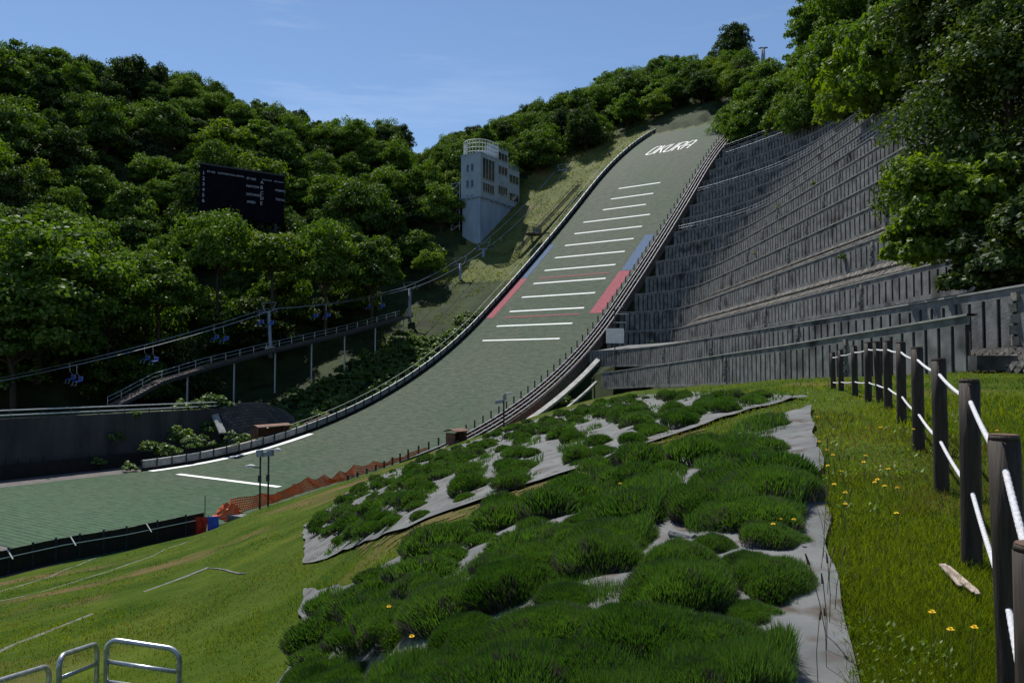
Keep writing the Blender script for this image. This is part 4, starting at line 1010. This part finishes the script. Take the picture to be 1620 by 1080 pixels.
# dandelions
def dandelion():
    e = empty('dandelion', (0, 0, 0)); MB().tube([(0, 0, 0), (.01, 0, .12), (.0, .01, .2)], .003, 4).build('stem', M['stem'], e)
    mb = MB()
    for k in range(16):
        for rr, zz in ((.02, .205), (.013, .212)):
            q = k*math.pi/8+rr*40; mb.add([(0, .01, .2), (rr*math.cos(q-.18), .01+rr*math.sin(q-.18), zz), (rr*1.15*math.cos(q), .01+rr*1.15*math.sin(q), zz+.002), (rr*math.cos(q+.18), .01+rr*math.sin(q+.18), zz)], [(0, 1, 2, 3)])
    mb.build('flower_head', M['flower'], e); return e
dn = dandelion(); firstd = True
FL = [(1296, 735), (1300, 742), (1370, 745), (1323, 752), (1314, 758), (1340, 772), (1366, 768), (1416, 771), (1320, 800), (1337, 821), (1330, 828), (1394, 790), (1388, 797), (1400, 792), (1428, 810), (1420, 841), (1234, 852), (1255, 856), (1227, 858), (1503, 1073), (1540, 1066), (660, 1058), (973, 792), (1441, 707), (1395, 700), (1290, 680), (1478, 1040), (1580, 700), (1570, 720), (620, 1012)]
for (px, py) in FL:
    p = gp(px, py+14)
    o = dn if firstd else copy_tree(dn); firstd = False; o.location = (p.x, p.y, p.z); sc = .62+.03*p.y; o.scale = (sc, sc, random.uniform(.9, 1.5)); o.rotation_euler = (random.uniform(-.2, .2), 0, random.uniform(0, 6))
    tag(o, 'small yellow dandelion in flower in the grass beside the beds', 'flower', 'dandelions')
# tall plantain stalks along the sheet edge
pl = None
for i in range(16):
    p = gp(1290+random.uniform(-12, 25)+i*2.2, 1090-i*22); 
    if pl is None:
        pl = empty('seed_stalk', (0, 0, 0)); MB().tube([(0, 0, 0), (.02, 0, .2), (.06, .01, .38)], .0022, 4).build('stalk', M['stem'], pl); MB().tube([(.06, .01, .37), (.067, .01, .4), (.072, .01, .42)], .007, 5, taper=.003).build('seed_head', M['post_top'], pl); o = pl
    else: o = copy_tree(pl)
    o.location = p; o.rotation_euler = (random.uniform(-.1, .1), random.uniform(-.2, .1), random.uniform(0, 6)); s = random.uniform(.7, 1.2); o.scale = (s, s, s)
    tag(o, 'thin brown seed stalk leaning over the edge of the grey sheet', 'stalk', 'seed stalks along the sheet')

def slope_tufts(n, seed):
    g = np.random.default_rng(seed); a = -22+104*g.random(n); l = -(14.5+22*g.random(n)); x = K[0]+U[0]*a+VV[0]*l; y = K[1]+U[1]*a+VV[1]*l
    ok = vnoise(x*.3, y*.3)+.5*vnoise(x*1.1, y*1.1) > -.12; x, y = x[ok], y[ok]; m = len(x); z = terrain(x, y); th = g.random(m)*6.28; h = .08+.2*g.random(m)**2; w = .12+.16*g.random(m)
    s_ = np.stack([np.cos(th), np.sin(th), 0*th], 1)*w[:, None]; b0 = np.stack([x, y, z-.08], 1); up = np.stack([g.normal(0, .3, m)*h, g.normal(0, .3, m)*h, h], 1)
    V = np.stack([b0-s_*.6, b0+s_*.6, b0+up+s_*.35, b0+up-s_*.5], 1).reshape(-1, 3); i = np.arange(m)*4
    tag(link('rough_grass', mesh_np('rough_grass', V, np.stack([i, i+1, i+2, i+3], 1), L_GRASS)), 'rough grass tufts on the strip under the chairlift', 'grass', kind='stuff')
slope_tufts(14000, 77)

# ---- rope fence
POSTS = [(1317, 557, 8, 609), (1329.5, 553, 8.5, 610), (1351, 547, 9.5, 619), (1373, 541, 11, 624), (1386, 540, 11, 626), (1403.5, 539, 12.5, 628), (1425, 541, 14.5, 668), (1450.5, 549, 18, 712), (1484.5, 567, 22, 777), (1533.5, 600, 30, 880), (1588, 688, 45, 1120), (1640, 862, 66, 1500)]
DP = [17.6, 16.4, 14.8, 13.2, 12.2, 11.2, 9.8, 8.0, 6.5, 4.8, 3.2, 2.25]
rf = empty('rope_fence', (2.5, 5, -1.2), 0, 'fence of dark round posts with two white ropes curving up the grass', 'fence')
tops = []
for (px, pt, w, pb), d in zip(POSTS, DP):
    t = at(px, pt, d); g_ = float(bank(t.x, t.y)); r_ = .5*w*d/F; lean = random.uniform(-.012, .012) if d > 3 else 0
    if d == 12.2: lean = -.05
    if d == 3.2: lean = -.02
    b_ = Vector((t.x-lean*1.2, t.y, min(g_, t.z-.85)-.35)); mb = MB(); pts = [b_.lerp(t, f) for f in (0, .25, .5, .75, .985, 1)]
    n = 14; bidx = 0
    mb.tube(pts[:5], r_, n); mb.tube([pts[4], pts[5]], r_*.985, n, taper=r_*.93)
    po = put(mb, 'post', M['post'], rf, True)
    cap = MB(); cap.tube([t+Vector((0, 0, .0005)), t+Vector((0, 0, .004))], r_*.9, n); put(cap, 'post_top', M['post_top'], rf)
    tops.append((t, r_, lean))
def rope(name, drop):
    pts = []
    for (t, r_, ln) in tops: pts.append(t+Vector((-.0, 0, -drop)))
    e = pts[-1]+(pts[-1]-pts[-2])*.8; pts.append(e)
    path = []
    for p, q in zip(pts[:-1], pts[1:]):
        L_ = (q-p).length; n = max(4, int(L_/.012)) if p.y < 7 else max(4, int(L_/.05))
        for i in range(n): f = i/n; a = p.lerp(q, f); a.z -= 4*f*(1-f)*L_*.012; path.append(a)
    path.append(pts[-1]); rr = .0125; ns = 12; V = []; ph = 0; prev = None
    for i, p in enumerate(path):
        t = (path[min(i+1, len(path)-1)]-path[max(i-1, 0)]).normalized(); a = t.cross(Vector((0, 0, 1))).normalized(); c = t.cross(a)
        if i: ph += (p-path[i-1]).length/.05*2*math.pi/3*1.0
        for k in range(ns):
            q = 2*math.pi*k/ns; r = rr*(1+.2*abs(math.cos(1.5*(q-ph)))-.1); V.append(tuple(p+a*r*math.cos(q)+c*r*math.sin(q)))
    Fc = [(i*ns+k, i*ns+(k+1) % ns, (i+1)*ns+(k+1) % ns, (i+1)*ns+k) for i in range(len(path)-1) for k in range(ns)]
    o = link(name, mesh_np(name, V, Fc, M['rope'], True), rf); o.location = -rf.location
rope('upper_rope', .13); rope('lower_rope', .70)

# ---- galvanised handrails, bottom left
def u_rail(A, B, label, mids, r=.0225, dh=1.2):
    A = Vector(A); B = Vector(B); e = empty('handrail', (A.x, A.y, A.z-dh), 0, label, 'handrail'); t = (B-A).normalized(); R_ = .1; dn_ = Vector((0, 0, -1)); pts = [A+dn_*dh]
    for i in range(7): q = math.pi/2*i/6; pts.append(A+t*R_*(1-math.cos(q))+dn_*R_*(1-math.sin(q)))
    for i in range(7): q = math.pi/2*i/6; pts.append(B-t*R_*(1-math.sin(q))+dn_*R_*(1-math.cos(q)))
    pts.append(B+dn_*dh); o = MB().tube([p-Vector(e.location) for p in pts], r, 10).build('frame', M['galv'], e, True)
    for m in mids: MB().tube([A+dn_*m-Vector(e.location)+t*.01, B+dn_*m-Vector(e.location)-t*.01], r*.85, 8).build('crossbar', M['galv'], e, True)
u_rail(at(169, 1010, 6.6), at(284, 1027, 6.6), 'rightmost and widest of three galvanised handrail frames at the bottom left', (.19, .36, .6, .85))
u_rail(at(94, 1037, 6.5), at(154, 1017, 7.3), 'middle galvanised handrail frame between the other two at the bottom left', (.19, .4, .6, .85))
u_rail(at(-40, 1088, 5.9), at(78, 1052, 6.9), 'leftmost galvanised handrail frame, cut by the corner of the picture', (.19, .4, .6))

# ---- black fence, nets, clutter at the foot of the bank
bf = empty('black_fence', gp(160, 872), 0, 'long low black panel fence with a thin white pipe below the grass bank', 'fence')
bp_ = [Vector((p.x, p.y, ZF-.05)) for p in (at(-60, 917, 39), at(0, 905, 41), at(100, 880, 44.2), at(200, 862, 47), at(322, 834, 52))]; hts = [1.45]*5
mb = MB(); bl = []
for p, q in zip(bp_[:-1], bp_[1:]):
    n = 8
    for i in range(n): bl.append(p.lerp(q, i/n))
bl.append(bp_[-1])
for p, q in zip(bl[:-1], bl[1:]): mb.beam(p+Vector((0, 0, .62)), q+Vector((0, 0, .62)), .05, 1.5+random.uniform(-.02, .06))
put(mb, 'panels', M['black'], bf)
put(MB().tube([p+Vector((.05, -.12, .98)) for p in bl], .03, 5), 'white_pipe', M['white'], bf)
for i, p in enumerate(bl[::3]): put(MB().beam(p+Vector((.03, -.08, -.2)), p+Vector((.03, -.08, 1.5)), .09, .09), 'post', M['dark_metal'], bf)
for k in (9, 17, 26): p = bl[k]; put(MB().beam(p+Vector((0, -.15, 1.4)), p+Vector((.35, -.2, .9)), .07, .03), 'brace', M['white'], bf)
rs = empty('red_sheet', Vector((at(322, 836, 51).x, 51, ZF)), 0, 'crumpled red sheet hanging at the end of the black fence', 'sheet'); mb = MB(); g0 = rs.location
vs = [(-.45+.15*i, -.2+.08*math.sin(i*2.1+j), .05+.3*j) for j in range(5) for i in range(6)]; mb.add(vs, [(j*6+i, j*6+i+1, j*6+i+7, j*6+i+6) for j in range(4) for i in range(5)]); mb.build('cloth', M['red'], rs)
bs = empty('blue_sign', Vector((at(337, 834, 51).x, 51, ZF)), 0, 'small blue panel standing between the red sheet and the orange netting', 'sign'); MB().box((0, 0, .75), (.75, .06, 1.0), ax=(Vector((1, 0, .08)).normalized(), Vector((0, 1, 0)), Vector((-.08, 0, 1)).normalized())).build('panel', M['blue'], bs)
MB().beam((-.35, .05, -.2), (-.35, .05, 1.3), .05, .05).build('leg', M['dark_metal'], bs); MB().tube([(-.6, .1, 0), (-.6, .1, 2.6)], .03, 5).build('pole', M['dark_metal'], bs)
def net_fence(px_pts, label, h=1.0, cell=.17, seed=1, mat='orange', r=.014):
    rr = random.Random(seed); pts = [at(x, y, d_) for x, y, d_ in px_pts]; L_ = []
    for p, q in zip(pts[:-1], pts[1:]):
        n = max(1, int((q-p).length/cell)); L_ += [p.lerp(q, i/n) for i in range(n)]
    L_.append(pts[-1]); e = empty('safety_net', pts[0], 0, label, 'netting'); mb = MB(); rows = 7; n = len(L_)
    hh = [h*(1+.18*math.sin(i*.12+seed)+.1*math.sin(i*.37))-.25*abs(math.sin(i*math.pi/15)) for i in range(n)]
    G = [[L_[i]+Vector((.06*math.sin(i*.5+j), .1*math.sin(i*.31+j*.7), .02+hh[i]*j/(rows-1))) for j in range(rows)] for i in range(n)]
    V = []; Fc = []
    def bar(a, b, w):
        t = (b-a).normalized(); u_ = Vector((0, 0, 1)) if abs(t.z) < .7 else Vector((1, 0, 0)); k = len(V); V.extend([a-u_*w, a+u_*w, b+u_*w, b-u_*w]); Fc.append((k, k+1, k+2, k+3))
    for i in range(n):
        for j in range(rows):
            if i < n-1: bar(G[i][j], G[i+1][j], r)
            if j < rows-1: bar(G[i][j], G[i][j+1], r*.8)
    o = link('net', mesh_np('net', V, Fc, M[mat]), e); o.location = -e.location; m2 = MB()
    for i in range(0, n, 15): m2 = MB(); m2.beam(L_[i]-Vector((0, 0, .2)), L_[i]+Vector((0, 0, hh[i]+.1)), .035, .035); put(m2, 'stake', M['orange'], e)
    pass
net_fence([(366, 815, 56), (400, 804, 58), (430, 796, 61), (480, 778, 67), (560, 755, 77), (640, 732, 84), (700, 716, 90)], 'sagging orange plastic netting along the foot of the bank below the lavender', 1.0, .2, r=.042)
net_fence([(x_, y_, float(ray_l(x_, 15.2))) for x_, y_ in ((700, 716), (745, 700), (800, 679), (850, 655), (890, 632))], 'low orange netting under the right barrier pipes at the top of the farther lavender bed', .4, .25, 3, r=.03)
ob = empty('orange_bundle', at(362, 813, 54.5), 0, 'bundle of folded bright orange netting at the end of the net line', 'netting'); mb = MB(); vs = []
for j in range(7):
    for i in range(13): q = 2*math.pi*i/12; rr_ = (.85-.09*j)*(1+.25*math.sin(i*2.2+j*1.7)); vs.append((rr_*1.3*math.cos(q), rr_*.6*math.sin(q), -.3+j*.17+.12*math.sin(i*2+j)))
mb.add(vs, [(j*13+i, j*13+i+1, j*13+i+14, j*13+i+13) for j in range(6) for i in range(12)]); mb.build('folds', M['orange'], ob)
cb = MB(); p = at(380, 820, 54); cb.box(p, (2.4, .8, .5), rz=-.5); tag(cb.build('concrete_block', M['concrete']), 'low grey concrete block beside the blue panel and orange netting', 'block')
# concrete edgings in the grass
def edging(pts, w, label):
    P = [gp(x, y) for x, y in pts]; L_ = []
    for p, q in zip(P[:-1], P[1:]):
        n = max(1, int((q-p).length/.8)); L_ += [p.lerp(q, i/n) for i in range(n)]
    L_.append(P[-1]); mb = MB()
    for i in range(len(L_)):
        L_[i].z = float(bank(L_[i].x, L_[i].y))
    for p, q in zip(L_[:-1], L_[1:]): mb.beam(p+Vector((0, 0, -.09)), q+Vector((0, 0, -.09)), w*.8, .19)
    o = mb.build('concrete_edging', M.setdefault('kerb', noise_mat('kerb', (.08, .08, .07), (.15, .15, .135), 3))); tag(o, label, 'edging'); return o
edging([(-40, 945), (80, 912), (160, 880), (240, 855), (330, 832), (395, 812)], .14, 'long thin concrete edging in the grass just above the black fence')
edging([(-40, 958), (60, 938), (150, 910), (240, 880), (300, 855)], .14, 'thin concrete edging running parallel just uphill of the long edging')
edging([(228, 936), (280, 917), (330, 897)], .16, 'short concrete edging in the middle of the grass bank')
edging([(332, 898), (392, 906)], .16, 'stub of concrete edging meeting the short middle edging at a corner')
edging([(-40, 1045), (20, 1020), (85, 995), (148, 970)], .14, 'thin concrete edging nearest the handrail frames')
# bits on the sheet and in the grass
pipe = MB(); a = gp(1062, 858); b = gp(1088, 868); pipe.tube([a+Vector((0, 0, .07)), b+Vector((.05, 0, .07))], .035, 8); tag(pipe.build('pipe_offcut', M['concrete']), 'short grey pipe offcut lying on the bare sheet between lavender bushes', 'pipe')
for (x0, y0, x1, y1, lab) in ((1488, 905, 1545, 955, 'pale splintered plank half sunk in grass by the near fence posts'),):
    a = gp(x0, y0); b = gp(x1, y1); mb = MB()
    for i in range(9):
        o_ = random.uniform(-.03, .03); mb.beam(a.lerp(b, random.uniform(0, .3))+Vector((o_, o_, .04+abs(o_))), a.lerp(b, random.uniform(.6, 1))+Vector((o_, -o_, .05)), .02, .008)
    tag(mb.build('broken_plank', M.setdefault('old_wood', noise_mat('old_wood', (.2, .15, .11), (.5, .42, .36), 9))), lab, 'plank')

# ------------------------------------------------------------------ trees
def crown_mesh(name, seed, Rr, H, ncl, nleaf, ls, mat, flat_=.9, rag=.25):
    g = np.random.default_rng(seed); cl = []
    tries = 0
    while len(cl) < ncl and tries < 4000:
        tries += 1; th = g.random()*2*np.pi; u = g.random()*1.0-.15; rr = np.sqrt(max(0, 1-max(u, 0)**2))*(1+rag*(g.random()-.5)); rs = .72*(g.random()**.35)
        p = np.array([rr*rs*np.cos(th)*Rr, rr*rs*np.sin(th)*Rr, u*H*.78*(.75+.35*g.random())]); cr = Rr*(.17+.17*g.random())
        if all(np.linalg.norm(p-q[0]) > .55*(cr+q[1])*.8 for q in cl): cl.append((p, cr))
    V = []; per = nleaf//len(cl)
    for (p, cr) in cl:
        n = per; d = g.normal(0, 1, (n, 3)); d /= np.linalg.norm(d, axis=1)[:, None]; d[:, 2] = np.where(d[:, 2] < -.15, -d[:, 2], d[:, 2])
        rad = cr*(.5+.6*g.random(n)**.55)*(1+.25*np.sin(d[:, 0]*7+seed)*np.sin(d[:, 1]*6)); c = p+d*rad[:, None]*np.array([1, 1, flat_])
        nn = d+g.normal(0, .65, (n, 3)); nn[:, 2] += .35; nn /= np.linalg.norm(nn, axis=1)[:, None]
        a = np.cross(nn, g.normal(0, 1, (n, 3))); a /= np.linalg.norm(a, axis=1)[:, None]; b = np.cross(nn, a); s = ls*(.6+.8*g.random(n))
        a = a*(s*.62)[:, None]; b = b*s[:, None]*.9
        V.append(np.stack([c-b, c+a-b*.1, c+b, c-a-b*.1], 1).reshape(-1, 3))
    V = np.concatenate(V); i = np.arange(len(V)//4)*4
    return mesh_np(name, V, np.stack([i, i+1, i+2, i+3], 1), mat), cl
def trunk_mesh(cl, H0, r, seed, name='trunk'):
    rr = random.Random(seed); mb = MB(); top = Vector((rr.uniform(-.3, .3), rr.uniform(-.3, .3), 0)); mb.tube([(0, 0, -H0-1.5), (rr.uniform(-.1, .1), 0, -H0*.5), top, top+Vector((.1, .1, max(c[0][2] for c in cl)*.6))], r, 7, taper=r*.35)
    for (p, cr) in cl[::3]:
        s = Vector((0, 0, -H0*rr.uniform(.15, .45))); e = Vector(p.tolist()); mb.tube([s, s.lerp(e, .5)+Vector((0, 0, .3)), e], r*.32, 5, taper=r*.08)
    me = bpy.data.meshes.new(name); me.from_pydata(mb.v, [], mb.f); me.materials.append(M['bark']); return me
FT = []
for i, (Rr, H, mat) in enumerate(((5.2, 5.0, L_FOR), (4.6, 5.6, L_FOR), (5.6, 4.8, L_FOR), (4.4, 4.6, L_DARK), (5.0, 5.6, L_DARK), (4.8, 4.6, L_BRI), (4.2, 5.2, L_FOR))):
    cm, cl = crown_mesh('crown', 40+i, Rr*1.15, H*1.6, 66, 15000, .23, mat, .8, 1.0); FT.append((cm, trunk_mesh(cl, 5.2, .28, i), mat))
NT = 0
def tree(x, y, s, label, group, kind=None, zb=None, sz=1.0):
    global NT
    if group:
        px = 810+F*x/y; rp = 4*s*F/y; e_ = (F*math.tan(PITCH)+540-max(float(ip(px+q, SKYX, SKYY)) for q in (-rp, -rp/2, 0, rp/2, rp)))/F
        hm = e_*y-float(terrain(x, y))+.8; th = 11.0*s*1.1
        if th > hm: s *= hm/th
        if s < .42: return None
    NT += 1; cm, tm, mt = random.choice(FT) if kind is None else FT[kind]; z = (float(terrain(x, y)) if zb is None else zb)
    e = empty('broadleaf_tree', (x, y, z), random.uniform(0, 6.28), label, 'tree', group); e.scale = (s*random.uniform(.85, 1.2), s*random.uniform(.85, 1.2), s*sz*random.uniform(.85, 1.35)); e.rotation_euler.x = random.uniform(-.09, .09)
    a = link('crown', cm, e); a.location = (0, 0, 2.3); b = link('trunk', tm, e); b.location = (0, 0, 2.3); return e
pts = []
def place_trees(cand, mind, cond, fn, maxn):
    c = 0
    for (x, y) in cand:
        if c >= maxn: break
        if not cond(x, y): continue
        m = mind(x, y)
        if any((x-p)**2+(y-q)**2 < m*m for p, q in pts): continue
        pts.append((x, y)); fn(x, y); c += 1
    return c
def cands(n, r0, r1, d0, d1, seed):
    g = np.random.default_rng(seed); d = d0+(d1-d0)*g.random(n)**.8; r = r0+(r1-r0)*g.random(n); return list(zip(r*d, d))
def blocked(x, y, z, Rr=4.5, Hh=11):
    px, pt = topx(x, y, z+Hh); _, pb = topx(x, y, z); rp = Rr*F/y
    if y < 171 and px+rp > 728 and px-rp < 826 and pt < 352 and pb > 225: return True          # the judge tower stays in view
    if y < 150 and px+rp > 316 and px-rp < 452 and pt < 326 and y > 100: return True            # and the scoreboard
    if y < 190 and px+rp > 826 and px < 1130 and pt < 300 and y < 150: return True
    return False
def dmax(px): return float(ip(px, [-300, 0, 300, 640, 700, 900, 1130, 1300, 1600], [176, 186, 211, 241, 266, 281, 306, 236, 126]))
def cond_left(x, y):
    a, l = AL(x, y); px = 810+F*x/y
    if px < -90 or px > 735 or y > dmax(px): return False
    if l > ip(a, [-100, -60, -20, 20], [-36.5, -37, -37, -40]): return False
    z = float(terrain(x, y)); _, pb = topx(x, y, z)
    return not blocked(x, y, z)
def fn_left(x, y):
    px = 810+F*x/y; a, l = AL(x, y)
    where = 'near the left picture edge' if px < 150 else 'left of the scoreboard' if px < 315 else 'over the scoreboard' if px < 455 else 'just right of the scoreboard' if px < 590 else 'next to the judge tower'
    lvl = 'on the skyline' if y > dmax(px)-22 else 'at the dark hill foot behind the chairlift' if l > -50 else 'low on the left hillside' if l > -75 else 'high on the left hillside'
    lb_ = 'leafy tree %s, %s' % (lvl, where); gr = 'trees %s %s' % (lvl, where)
    k = random.choice((0, 1, 2, 3, 4, 0, 1, 2, 6, 5)); tree(x, y, random.choice((.75, .9, 1.0, 1.1, 1.3)), lb_, gr, k)
n1 = place_trees(cands(9000, -.78, -.06, 84, 245, 1), lambda x, y: 7.0, cond_left, fn_left, 185)
def cond_mid(x, y):
    a, l = AL(x, y); px = 810+F*x/y
    if px < 700 or px > 1215 or y > dmax(px): return False
    lim = ip(a, [0, 30, 45, 60, 72, 120], [-41, -38, -33, -27, -18, -16])
    if a < 76 and l > lim: return False
    if a < 84 and -13 < l < 14: return False
    z = float(terrain(x, y)); return not blocked(x, y, z)
def fn_mid(x, y):
    px = 810+F*x/y; where = 'behind the judge tower' if px < 830 else 'above the middle chairlift pylons' if px < 930 else 'above the highest chairlift pylons' if px < 1030 else 'behind the slope crest' if px < 1130 else 'right of the slope crest'
    lvl = 'on the ridge skyline' if y > dmax(px)-25 else 'at the upper edge of the grass strip' if y < 215 else 'halfway up the ridge'
    tree(x, y, random.uniform(.8, 1.1), 'leafy tree %s, %s' % (lvl, where), 'trees %s %s' % (lvl, where), random.choice((0, 1, 2, 5, 5, 6, 4)))
n2 = place_trees(cands(6000, -.1, .36, 165, 300, 2), lambda x, y: 6.0, cond_mid, fn_mid, 115)
def cond_right(x, y):
    a, l = AL(x, y); px = 810+F*x/y
    if px < 1120 or px > 1560 or l < 14 or y > dmax(px)+25: return False
    A = 15.8+1.09*(x-30.5)-2.2; z = float(terrain(x, y))
    if a > 76 and l < 24: return False
    return z > 49.0
n3 = place_trees(cands(7000, .24, .66, 70, 250, 3), lambda x, y: 6.0, cond_right, lambda x, y: tree(x, y, random.uniform(.8, 1.15), 'sunlit leafy tree on the slope above the topmost terrace wall', 'trees above the terrace walls', random.choice((0, 1, 5, 5, 2, 6))), 50)
print('trees', n1, n2, n3)
# individual trees placed by hand: (px base, py base, distance, scale, label)
for (px, py, d, s, k, lab) in (
    (60, 500, 97, 1.55, 0, 'tall leafy tree at the left edge of the view in front of the hillside'), (20, 560, 92, 1.2, 2, 'leafy tree low at the left edge behind the guard rail'),
    (170, 520, 106, 1.15, 0, 'leafy tree in front of the dark hollow left of the scoreboard'), (250, 480, 112, 1.05, 1, 'rounded leafy tree below and left of the scoreboard'), (345, 422, 122, 1.1, 2, 'rounded sunlit tree overlapping the bottom left of the scoreboard'),
    (430, 425, 125, 1.1, 5, 'bright rounded tree under the right end of the scoreboard'), (515, 450, 132, 1.1, 0, 'leafy tree right of the scoreboard above the walkway'), (590, 450, 138, 1.1, 6, 'leafy tree above the upper end of the walkway'),
    (680, 420, 158, .72, 5, 'small bright tree just left of the judge tower base'), (1165, 215, 178, .95, 2, 'full round tree at the top right corner of the landing slope'), (1215, 200, 160, 1.0, 6, 'leafy tree beside the slope top above the shaded terraces'),
    (1005, 212, 222, .75, 5, 'small bright tree just left of the barrier near the slope top'), (1052, 182, 236, .8, 0, 'leafy tree closing in on the upper left of the slope crest'), (1088, 166, 243, .8, 3, 'dark leafy tree right behind the slope crest'), (1118, 160, 246, .8, 1, 'leafy tree behind the right half of the slope crest'), (1335, 150, 128, 1.2, 0, 'tall tree right above the topmost terrace handrail'), (1405, 130, 108, 1.3, 6, 'tall tree behind the overhanging trees at upper right'), (1300, 60, 165, 1.2, 1, 'tall tree on the skyline at upper right'), (1370, 40, 140, 1.4, 2, 'large tree touching the top edge at upper right'),
    (1405, 178, 92, 1.15, 5, 'bright tree over the right end of the topmost terraces'), (1350, 182, 116, 1.0, 5, 'bright tree just above the right part of the topmost terrace'), (1470, 150, 84, 1.3, 0, 'tall tree behind the overhanging dark tree'), (1290, 200, 138, 1.0, 2, 'leafy tree above the middle of the topmost terrace'), (1250, 212, 150, .95, 5, 'bright tree above the left part of the topmost terrace'),
    (1160, 95, 262, 1.1, 4, 'dark bushy tree on the skyline above the slope top')):
    p = at(px, py, d); tree(p.x, p.y, s, lab, None, k, p.z-(2.0 if px < 700 or 1200 < px < 1500 else 0))
# big near trees at the right
L_LIME = leaf_mat('leaf_lime', (.03, .08, .006), (.13, .21, .012), trans=.5, nscale=.6)
def near_tree(px, py, d, Rr, H, H0, label, seed, nleaf, ls, mat, ncl=34):
    cm, cl = crown_mesh('crown', seed, Rr, H, ncl, nleaf, ls, mat, .95, .5); p = at(px, py, d); e = empty('broadleaf_tree', p, 0, label, 'tree')
    a = link('crown', cm, e); a.location = (0, 0, H0); b = link('trunk', trunk_mesh(cl, H0, .3, seed), e); b.location = (0, 0, H0)
near_tree(1610, 395, 37, 7.0, 11.0, 3.2, 'large dark tree overhanging the terrace walls at the right edge', 71, 60000, .13, L_NEAR, 60)
near_tree(1505, 352, 33, 3.2, 5.2, -1.1, 'bright yellow-green tree in front of the large dark tree, over the terraces', 72, 42000, .13, L_LIME, 44)
near_tree(1625, 420, 29, 2.9, 4.6, -.8, 'dark bushy tree low at the right edge over the third terrace wall', 75, 26000, .12, L_NEAR, 36)
near_tree(1560, 180, 58, 7.5, 9.5, 5, 'tall dark tree filling the top right corner', 73, 50000, .2, L_NEAR, 60)
near_tree(1450, 190, 70, 5.5, 7.5, 5, 'tall leafy tree behind the overhanging trees above the terraces', 74, 30000, .22, L_FOR, 40)

# shrubs between walkway and left barrier: large-leaved
SH = []
for i in range(3): cm, cl = crown_mesh('foliage', 90+i, 1.5, 1.6, 14, 1100, .17, L_SHR); SH.append(cm)
def shrub(x, y, z, s, lab, grp, nm='leafy_shrub', cat='shrub'):
    o = link(nm, random.choice(SH)); o.location = (x, y, z+.2*s); o.scale = (s*1.15, s*1.15, s); o.rotation_euler = (0, 0, random.uniform(0, 6)); tag(o, lab, cat, grp)
sp = []; g = np.random.default_rng(21); ns = 0
for _ in range(4000):
    a = -66+90*g.random(); l = -(14.2+12*g.random())
    if a > -8 and l < -19: continue
    if a < -58 and l < -20: continue
    if a > -9 or (a > -18 and l < -17): continue
    if any((a-p)**2+(l-q)**2 < 1.9**2 for p, q in sp): continue
    sp.append((a, l)); q = W(a, l); z = float(terrain(q.x, q.y)); shrub(q.x, q.y, z, random.uniform(.8, 1.35), 'large-leaved green shrub on the bank between the walkway and the left barrier', 'shrubs along the left barrier'); ns += 1
    if ns > 165: break
for (px, py, d, s, lab) in ((178, 690, 87, .8, 'leafy shrub climbing the left edge of the block wall'), (235, 705, 87, .8, 'leafy shrub at the foot of the block wall'), (285, 688, 92, 1.0, 'dense shrub right of the block wall'), (318, 700, 93, .9, 'dense shrub left of the pale concrete chute'), (330, 675, 97, 1.0, 'shrub under the bend of the walkway'), (372, 690, 93, .8, 'shrub just behind the left barrier by the brown shelter'), (300, 655, 100, 1.0, 'shrub under the lower part of the walkway'), (255, 655, 93, .6, 'ivy-like shrub on top of the block wall'), (215, 652, 89, .5, 'small shrub at the top corner of the block wall'), (155, 726, 84, .55, 'small shrub at the foot of the retaining walls by the gravel'), (205, 735, 83, .6, 'low green clump by the lower end of the left barrier'), (265, 712, 88, .9, 'spreading shrub in front of the block wall'), (300, 700, 90, .9, 'bright shrub between the block wall and the left barrier'), (895, 632, 104, .7, 'leafy shrub at the lower end of the drain channels'), (968, 560, 110, .6, 'small shrub growing by the white board')):
    p = at(px, py, d); shrub(p.x, p.y, p.z-.6, s, lab, None)
# plants rooted in the terrace walls
for (px, py, k, s) in ((1099, 466, 5, .32), (1000, 572, 2, .28), (1196, 400, 6, .25), (1232, 327, 8, .3), (1240, 362, 7, .22), (1097, 565, 2, .16), (1455, 398, 4, .28), (1335, 405, 4, .3), (1290, 292, 9, .45), (1330, 283, 9, .5), (1345, 276, 9, .45), (1032, 540, 3, .2), (1350, 205, 13, .4), (1330, 215, 13, .4)):
    d = Xk(k)/((px-810)/F) if px > 1150 else {5: 117, 2: 107, 3: 112}.get(k, 100)
    p = at(px, py, d-.35); shrub(p.x, p.y, p.z-.2, s, 'small green plant rooted in a slot of the terrace walls', 'plants growing out of the terrace walls', 'wall_plant', 'plant')
# pylons and the small tower up by the in-run
for (px, yb, yt_, d, lab) in ((1087, 172, 146, 232, 'left post of a grey pair of posts above the slope crest'), (1092, 170, 147, 233, 'right post of a grey pair of posts above the slope crest'), (1138, 168, 146, 225, 'single grey post at the right end of the slope crest'), (1194, 100, 86, 262, 'short grey mast on the wooded skyline, left one'), (1206, 95, 76, 264, 'grey mast on the wooded skyline, middle one'), (1209, 94, 75, 266, 'grey mast on the wooded skyline, right one')):
    b = at(px, yb, d); h = (yb-yt_)*d/F; e = empty('steel_mast', b, 0, lab, 'mast'); MB().tube([(0, 0, -2), (0, 0, h)], .42, 8, taper=.34).build('pole', M['steel'], e, True); MB().box((0, 0, h), (2.6, .3, .3)).build('crossarm', M['dark_metal'], e)
